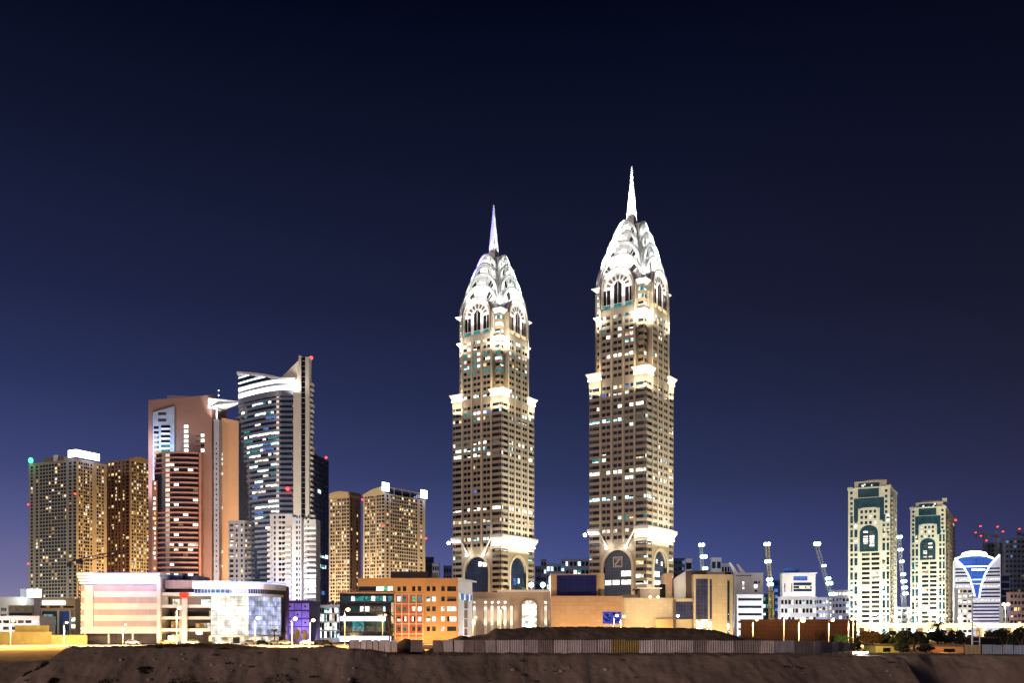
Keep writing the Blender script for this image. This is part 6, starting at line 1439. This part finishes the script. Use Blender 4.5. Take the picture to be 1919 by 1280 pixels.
# ------------------------------------------------------------------ hoarding of corrugated sheets
def corrugated(x0, y0, x1, y1, z0, z1, lean, m, parent):
    A = Vector((x0, y0, 0)); B = Vector((x1, y1, 0)); L_ = (B-A).length; d = (B-A)/L_; n = Vector((d.y, -d.x, 0)); k = max(4, int(L_/.16)); mb = MB(); q = []
    for i in range(k+1):
        p = A+d*(L_*i/k)+n*(.045 if i % 2 else -.045); q.append(p)
    for i in range(k):
        a, c = q[i], q[i+1]; t = n*-lean
        mb.quad((a.x, a.y, z0), (c.x, c.y, z0), (c.x+t.x, c.y+t.y, z1), (a.x+t.x, a.y+t.y, z1), m=m)
    return mb.build('panel', parent)
def hoarding(label, pts, seed, mats_, wpan, tops=None):
    p0 = pts[0]; T = thing('hoarding', label, 'fence', (X(p0[0], p0[1]), p0[1], 0)); rnd = random.Random(seed); o = T.location; idx = 0
    for (pa, ya, ta, ba), (pb, yb, tb_, bb) in zip(pts, pts[1:]):
        xa, xb = X(pa, ya), X(pb, yb); L_ = math.hypot(xb-xa, yb-ya); n = max(1, round(L_/wpan))
        for k in range(n):
            t0, t1 = (k+.02)/n, (k+.98)/n; y = ya+(yb-ya)*k/n; px = pa+(pb-pa)*k/n
            if 744 < px < 748 or 791 < px < 796: continue
            zt = Z(ta+(tb_-ta)*k/n, y)+rnd.uniform(-.05, .05); zb = Z(ba+(bb-ba)*k/n, y)-.25
            m = 'sheet_yellow' if 1142 < px < 1192 else rnd.choice(mats_)
            if px > 1290 and m == 'sheet_pale': m = 'sheet_brown'
            corrugated(xa+(xb-xa)*t0-o.x, ya+(yb-ya)*t0-o.y, xa+(xb-xa)*t1-o.x, ya+(yb-ya)*t1-o.y, zb, zt, rnd.uniform(-.12, .12), m, T)
            mb = MB(); x = xa+(xb-xa)*(k/n)-o.x; yy = y+.15-o.y; mb.box(x-.05, x+.05, yy, yy+.1, zb-.3, zt-.1, 'dark_metal'); mb.build('post', T)
    return T
hoarding('long hoarding of corrugated sheets with two yellow panels before the spoil heap', [(654, 152, 1199.5, 1219), (745, 140, 1200, 1219), (793, 138, 1200, 1219.5), (930, 130, 1200.5, 1223.5), (1120, 126, 1200, 1224.5), (1450, 128, 1201.5, 1224), (1525, 133, 1202.5, 1224), (1602, 142, 1206.5, 1216)], 4, ['sheet', 'sheet', 'sheet_pale', 'sheet_brown'], 1.95)
hoarding('pale blue hoarding at the right edge below the dark trees', [(1840, 126, 1209, 1223), (1940, 122, 1209.5, 1223.5)], 6, ['sheet_blue'], 1.4)
hoarding('short beige boarded fence left of the pale blue hoarding', [(1808, 128, 1209, 1224), (1840, 126.5, 1209, 1223)], 7, ['beige'], .5)

# ------------------------------------------------------------------ trees, palms, bushes
def leaf_crown(T, rnd, cx, cy, cz, rx, ry, rz, n, m, size, name='crown', lobes=13):
    mb = MB(); L_ = []
    for k in range(lobes):
        a = rnd.uniform(0, 6.28); r = rnd.uniform(.1, .8); L_.append((cx+rx*r*math.cos(a), cy+ry*r*math.sin(a), cz+rz*rnd.uniform(-.45, .5), rnd.uniform(.2, .46)))
    for k in range(n):
        lx, ly, lz, lr = rnd.choice(L_); a = rnd.uniform(0, 6.28); b_ = rnd.uniform(-1, 1); r = lr*rnd.uniform(.55, 1.05); s_ = math.sqrt(1-b_*b_)
        p = Vector((lx+rx*r*s_*math.cos(a), ly+ry*r*s_*math.sin(a), lz+rz*r*b_)); u = Vector((rnd.gauss(0, 1), rnd.gauss(0, 1), rnd.gauss(0, 1))).normalized(); w = u.cross(Vector((rnd.gauss(0, 1), rnd.gauss(0, 1), rnd.gauss(0, 1)))).normalized(); s = size*rnd.uniform(.6, 1.4)
        mb.quad(p-u*s, p+w*s*.5, p+u*s, p-w*s*.5, m=m)
    return mb.build(name, T)
def tree(name, px, pyb, Y, label, wpx, pyt, m, seed, n=1500, cat='tree', trunk=.35, group=None, zb=None):
    zb = zb if zb is not None else ground_h(X(px, Y), Y) if Y < 235 else 0; rnd = random.Random(seed); T = thing(name, label, cat, (X(px, Y), Y, zb), 0, group)
    top = Z(pyt, Y)-zb; rx = wpx/2*Y/F; ct = top*trunk; rz = (top-ct)/1.75
    mb = MB(); mb.tube([(0, 0, -.3), (.05, 0, ct*.6), (0, .05, ct+rz*.6)], [top*.035+.05, top*.028+.04, top*.012], 'bark', 6); tr = mb.build('trunk', T)
    m2 = MB()
    for k in range(5):
        a = 1.3*k+rnd.random(); m2.tube([(0, 0, ct*.75), (rx*.3*math.cos(a), rx*.3*math.sin(a), ct+rz*.3), (rx*.65*math.cos(a), rx*.65*math.sin(a), ct+rz*rnd.uniform(.6, 1.2))], [top*.02+.02, top*.014+.02, .03], 'bark', 5)
    m2.build('limb', T)
    leaf_crown(T, rnd, 0, 0, ct+rz*.85, rx*.95, rx*.8, rz*.95, n, m, max(.16, rx*.085)); return T
def palm(px, Y, pyt, label, seed, fl=2.2, m='leaf', nf=18, trunk=True, droop=1., pyb=None, group=None):
    zb = ground_h(X(px, Y), Y) if Y < 235 else 0; rnd = random.Random(seed); T = thing('palm_tree', label, 'palm', (X(px, Y), Y, zb), 0, group); h = max(.5, Z(pyt, Y)-zb)
    mb = MB(); mb.tube([(0, 0, -.3), (.1, 0, h*.5), (0, 0, h)], [.3, .22, .2], 'bark', 7); mb.build('trunk', T)
    for k in range(nf):
        a = 2*math.pi*k/nf+rnd.uniform(-.2, .2); el = rnd.uniform(-.1, 1.25); d = Vector((math.cos(a), math.sin(a), 0)); f_ = MB(); pr = None; L_ = fl*rnd.uniform(.8, 1.15); sd_ = Vector((-d.y, d.x, 0))
        for i in range(9):
            t = i/8; p = Vector((0, 0, h))+d*(L_*t*math.cos(el*(1-.5*t)))+Vector((0, 0, L_*(math.sin(el)*t-droop*.75*t*t)))
            if pr is not None:
                f_.tube([pr, p], .03, m, 3, False)
                for s in (-1, 1):
                    tip = p+sd_*s*L_*.22*math.sin(math.pi*(.12+.8*t))+d*L_*.1-Vector((0, 0, .12*L_)); f_.quad(pr, p, tip, m=m)
            pr = p
        f_.build('frond', T)
    return T
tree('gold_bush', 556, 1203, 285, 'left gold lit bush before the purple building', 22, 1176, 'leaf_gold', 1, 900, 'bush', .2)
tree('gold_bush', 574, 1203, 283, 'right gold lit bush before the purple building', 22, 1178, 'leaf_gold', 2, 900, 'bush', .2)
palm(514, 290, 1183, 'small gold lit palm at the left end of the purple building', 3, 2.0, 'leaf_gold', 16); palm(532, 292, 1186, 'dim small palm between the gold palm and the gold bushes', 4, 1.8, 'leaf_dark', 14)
tree('round_bush', 134, 1195, 300, 'dark green bush left of the showroom end wall', 20, 1177, 'leaf', 5, 700, 'bush', .12)
palm(730, 290, 1151, 'tall palm with a stout orange lit trunk at the orange office', 6, 1.9, 'leaf_dark', 18)
tree('street_tree', 734, 1200, 296, 'dark leafy tree just behind the tall palm at the orange office', 14, 1160, 'leaf_dark', 7, 500)
for k, px in enumerate((950, 962, 972, 982)):
    tree('roof_shrub', px, 1106, 360, ('tiny roof shrub at the corner of the lower spired tower', 'second tiny roof shrub along the pale hall roof', 'middle tiny roof shrub below the blue arched window', 'last tiny roof shrub beside the roof floodlights')[k], 11, 1098, 'leaf', 20+k, 150, 'shrub', .1, None, Z(1106, 352))
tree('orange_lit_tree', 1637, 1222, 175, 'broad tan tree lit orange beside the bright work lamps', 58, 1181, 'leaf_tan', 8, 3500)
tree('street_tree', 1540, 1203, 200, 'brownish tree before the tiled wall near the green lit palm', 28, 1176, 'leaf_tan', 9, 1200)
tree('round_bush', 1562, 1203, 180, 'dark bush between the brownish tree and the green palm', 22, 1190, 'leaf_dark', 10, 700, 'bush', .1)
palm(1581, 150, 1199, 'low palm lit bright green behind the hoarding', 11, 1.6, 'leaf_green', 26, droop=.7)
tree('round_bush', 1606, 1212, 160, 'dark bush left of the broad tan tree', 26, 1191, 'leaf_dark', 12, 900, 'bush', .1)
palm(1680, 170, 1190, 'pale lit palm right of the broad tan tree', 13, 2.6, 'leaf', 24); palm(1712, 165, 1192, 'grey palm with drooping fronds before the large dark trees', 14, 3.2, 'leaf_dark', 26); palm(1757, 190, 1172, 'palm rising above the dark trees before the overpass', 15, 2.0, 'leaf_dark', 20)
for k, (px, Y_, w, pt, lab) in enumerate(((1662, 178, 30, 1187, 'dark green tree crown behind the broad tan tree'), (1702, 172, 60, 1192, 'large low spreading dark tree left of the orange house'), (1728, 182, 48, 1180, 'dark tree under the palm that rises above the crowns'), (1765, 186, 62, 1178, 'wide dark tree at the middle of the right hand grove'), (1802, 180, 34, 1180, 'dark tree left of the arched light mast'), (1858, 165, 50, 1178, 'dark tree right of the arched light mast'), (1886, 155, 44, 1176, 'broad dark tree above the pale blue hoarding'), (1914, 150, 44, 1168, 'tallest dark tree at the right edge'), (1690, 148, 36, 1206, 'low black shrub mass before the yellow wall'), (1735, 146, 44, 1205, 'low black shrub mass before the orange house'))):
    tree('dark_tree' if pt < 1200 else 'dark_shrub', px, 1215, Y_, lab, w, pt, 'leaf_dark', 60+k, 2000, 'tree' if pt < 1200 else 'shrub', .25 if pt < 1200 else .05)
# scrub clumps on the sand bank
for k, (px, y, s, lab) in enumerate(((78, 108.8, .8, 'dark scrub clump on the left shoulder of the bank'), (52, 108.6, .6, 'small scrub clump at the left toe of the bank'), (272, 106.8, .9, 'scrub clump under the middle of the left bank slope'), (342, 104.6, 1.6, 'wide flat scrub clump low on the left bank'), (200, 104.4, 1.3, 'dark scrub at the foot of the left bank'), (520, 105, 1.5, 'scrub clump low on the bank below the purple building'), (395, 104, .9, 'small scrub clump right of the wide flat one'), (668, 104, .9, 'scrub clump at the foot of the bank below the dark glass office'), (100, 105.2, .6, 'tiny scrub clump near the left corner'), (1720, 112.5, 1.1, 'scrub clump at the rim of the dark hollow'))):
    x = X(px, y); rnd = random.Random(90+k); T = thing('scrub_clump', lab, 'scrub', (x, y, ground_h(x, y)), 0, 'scrub clumps on the sand bank')
    mb = MB()
    for q in range(260):
        a = rnd.uniform(0, 6.28); r = s*math.sqrt(rnd.random()); p = Vector((r*math.cos(a), r*.8*math.sin(a), 0)); p.z = ground_h(x+p.x, y+p.y)-T.location.z; u = Vector((rnd.gauss(0, .5), rnd.gauss(0, .5), 1)).normalized()*rnd.uniform(.1, .32); w = Vector((rnd.uniform(-1, 1), rnd.uniform(-1, 1), 0))*.06
        mb.quad(p-w, p+w, p+u, m='scrub')
    mb.build('foliage', T)
# dry tufts
rnd = random.Random(55); tf = MB()
for q in range(50):
    p = Vector((rnd.uniform(-.3, .3), rnd.uniform(-.3, .3), 0)); u = Vector((rnd.gauss(0, .5), rnd.gauss(0, .5), 1)).normalized()*rnd.uniform(.08, .25); w = Vector((rnd.uniform(-1, 1), rnd.uniform(-1, 1), 0))*.05
    tf.quad(p-w, p+w, p+u, m='scrub')
for k in range(60):
    px = rnd.uniform(40, 1880); y = rnd.uniform(102.5, 112); x = X(px, y)
    if k == 0: t0_ = o = tf.build('dry_tuft')
    else: o = t0_.copy(); col.objects.link(o)
    s = rnd.uniform(.5, 1.6); o.location = (x, y, ground_h(x, y)-.02); o.scale = (s, s, s); o.rotation_euler.z = 6*rnd.random(); tag(o, 'small dry tuft of scrub on the dim sand bank', 'scrub', 'dry tufts on the sand bank')
# stones
rnd = random.Random(77)
rk = MB(); rk.ball((0, 0, 0), .13, 'pebble', 6, .7)
for k in range(130):
    px = rnd.uniform(120, 1880); y = rnd.uniform(103, 110.5); x = X(px, y); s = rnd.choice([.4, .5, .6, .8, 1.1, 1.7, 2.6])*rnd.uniform(.8, 1.2)
    if k == 0: r0 = o = rk.build('stone')
    else: o = r0.copy(); col.objects.link(o)
    o.location = (x, y, ground_h(x, y)+.02); o.scale = (s, s*.9, s*.8); o.rotation_euler.z = rnd.random()*6; tag(o, 'small loose stone lying on the dim sand bank slope', 'stone', 'stones strewn on the sand bank')

# ------------------------------------------------------------------ vehicles, light mast, small houses, work lamps
def car(px, Y, label, yaw, m, lights=True, name='parked_car'):
    z = ground_h(X(px, Y), Y) if Y < 235 else .02; T = thing(name, label, 'car', (X(px, Y), Y, z), yaw)
    bd = MB(); pr = [(-2.1, .35), (2.1, .35), (2.15, .75), (1.9, .95), (1.1, 1.0), (.6, 1.45), (-1.2, 1.48), (-1.9, 1.0), (-2.15, .9)]
    bd.slab([(a, -.85, b_) for a, b_ in pr], (0, 1.7, 0), m); bd.build('body', T)
    gl = MB(); gl.slab([(a, -.87, b_) for a, b_ in ((.95, 1.02), (.55, 1.38), (-1.15, 1.4), (-1.7, 1.02))], (0, 1.74, 0), 'dk'); gl.build('window', T)
    for sx in (-1.35, 1.35):
        for sy in (-.88, .66):
            w = MB(); w.slab([(sx+.33*math.cos(2*math.pi*k/12), sy, .33+.33*math.sin(2*math.pi*k/12)) for k in range(12)], (0, .22, 0), 'tyre'); w.build('wheel', T)
    if lights:
        for sy in (-.6, .6): h_ = MB(); h_.ball((-2.17, sy, .75), .1, 'lamp_red', 6); h_.build('tail_lamp', T)
    return T
car(619, 176, 'dark car seen from behind on the dirt by the hoarding', math.pi/2*.96, 'car_paint', False)
car(421, 285, 'pale car parked in front of the showroom pillar', 0, 'car_white'); car(360, 287, 'pale car parked left of the showroom pillar', math.pi, 'car_white', False); car(517, 284, 'pale car parked by the gold palm', .2, 'car_white'); car(536, 283, 'white car parked under the lamp of the purple building', 0, 'car_white'); car(612, 288, 'yellowish car parked beside the glazed office', .1, 'yellow_wall')
for px, Y_, lab, m in ((312, 287, 'sand coloured car parked under the showroom slabs near the end pier', 'yellow_wall'), (470, 284, 'white car parked before the shop front of the curved glass', 'car_white'), (492, 285, 'dark car parked at the right end of the curved glass', 'car_paint'), (576, 282, 'pale car parked in front of the right gold bush', 'car_white'), (250, 288, 'pale car parked between the showroom columns', 'car_white'), (598, 284, 'dark car parked by the purple end wall', 'car_paint')):
    car(px, Y_, lab, .05*(px % 5), m, px % 4 > 1)
# sand-coloured hut beside the road
b = Bld('hut', 'dark vertical skip silhouette of a site hut near the dark glass office', 'hut', 466, 270, 90, 440, None, 1196, depth=3) if 0 else None
# arched light mast
Y = 150; T = thing('light_mast', 'pale steel mast with a curved arm and ladder before the dark trees', 'mast', (X(1822, Y), Y, ground_h(X(1822, Y), Y)))
loc = lambda px, py: (X(px, Y)-X(1822, Y), 0, Z(py, Y)-T.location.z)
mb = MB(); mb.tube([(0, 0, 0), loc(1822, 1120)], [.16, .09], 'pale_steel', 6); mb.build('pole', T)
mb = MB(); mb.tube([loc(1823, 1172), loc(1828, 1173), loc(1833, 1178), loc(1836, 1187), loc(1836, 1209)], .08, 'pale_steel', 6); mb.build('curved_arm', T)
for py in (1182, 1193, 1203): mb = MB(); mb.tube([loc(1822, py), loc(1836, py)], .06, 'pale_steel', 5); mb.build('rung', T)
mb = MB(); mb.box(-.5, .6, -.3, .3, loc(1822, 1121)[2], loc(1822, 1118.5)[2], 'pale_steel'); mb.build('lamp_head', T)
lamp('SPOT', (X(1815, 138), 138, 3), 900, (.75, .85, 1), (X(1826, Y), Y, 7), .3, 80)
# low houses
def house(px0, px1, py0, Y, label, m):
    b = Bld('low_house', label, 'house', px1, Y, 90, px0, None, py0, depth=5); zg = ground_h(X((px0+px1)/2, Y), Y)-.4
    b.T.location.z = zg; H_ = Z(py0, Y)-zg; n = max(1, int(b.Wl/4))
    b.left(0, H_, even(b.Wl, n, .35), [(.3, H_*.72)], picker(3, [], ('dk',)), m); b.right(0, H_, [], [], None, m); b.backs(0, H_, m)
    mb = MB(); mb.box(-b.Wl-.3, .3, -.5, 5.3, H_, H_+.25, 'brown_roof'); mb.build('roof', b.T); b.done(); return b
house(1641, 1684, 1210.5, 150, 'small yellow lit house behind the black shrubs', 'yellow_wall'); house(1748, 1812, 1211.5, 150, 'low orange lit house left of the beige boarded fence', 'orange_wall')
lamp('POINT', (X(1660, 145), 145.5, 2.6), 700, (1, .8, .25), size=.2); lamp('POINT', (X(1775, 145), 145.5, 2.6), 600, (1, .5, .2), size=.2)
house(1838, 1935, 1197, 160, 'dark low shed with a long roof under the trees at the right edge', 'void')
# work lamps on the ground
Y = 118; T = thing('work_lamps', 'row of glaring white work lamps on the ground by the tan tree', 'work lamp', (X(1612, Y), Y, ground_h(X(1612, Y), Y)))
mb = MB(); mb.box(-1., 1., -.15, .15, 0, .12, 'dark_metal'); mb.build('frame', T)
for k in range(6): mb = MB(); mb.ball((-.85+.34*k, -.05, .26+.05*(k % 2)), .15, 'lamp_white', 6); mb.build('bulb', T)
lamp('POINT', W(T, (0, -.8, .8)), 320, (1, .95, .9), size=.3); lamp('POINT', (X(1637, 165), 165, 3.), 1100, (1, .62, .2), size=.3)
lamp('SPOT', (X(1640, 150), 150, 2.2), 2600, (1, .6, .22), (X(1637, 175), 175, 4), .3, 70); lamp('SPOT', (X(1581, 146), 146, 2.2), 420, (.6, 1, .35), (X(1581, 150), 150, 3), .2, 100)
lamp('SPOT', (X(556, 272), 272, 1), 14000, (1, .75, .3), (X(566, 284), 284, 3), .3, 90)
# unseen sodium spots added to wash the waste ground at the left
lamp('SPOT', (-122, 222, 13), 120000, (1, .45, .09), (-100, 205, 0), .6, 150)
lamp('SPOT', (-75, 238, 12), 80000, (1, .5, .12), (-72, 225, 0), .6, 150)
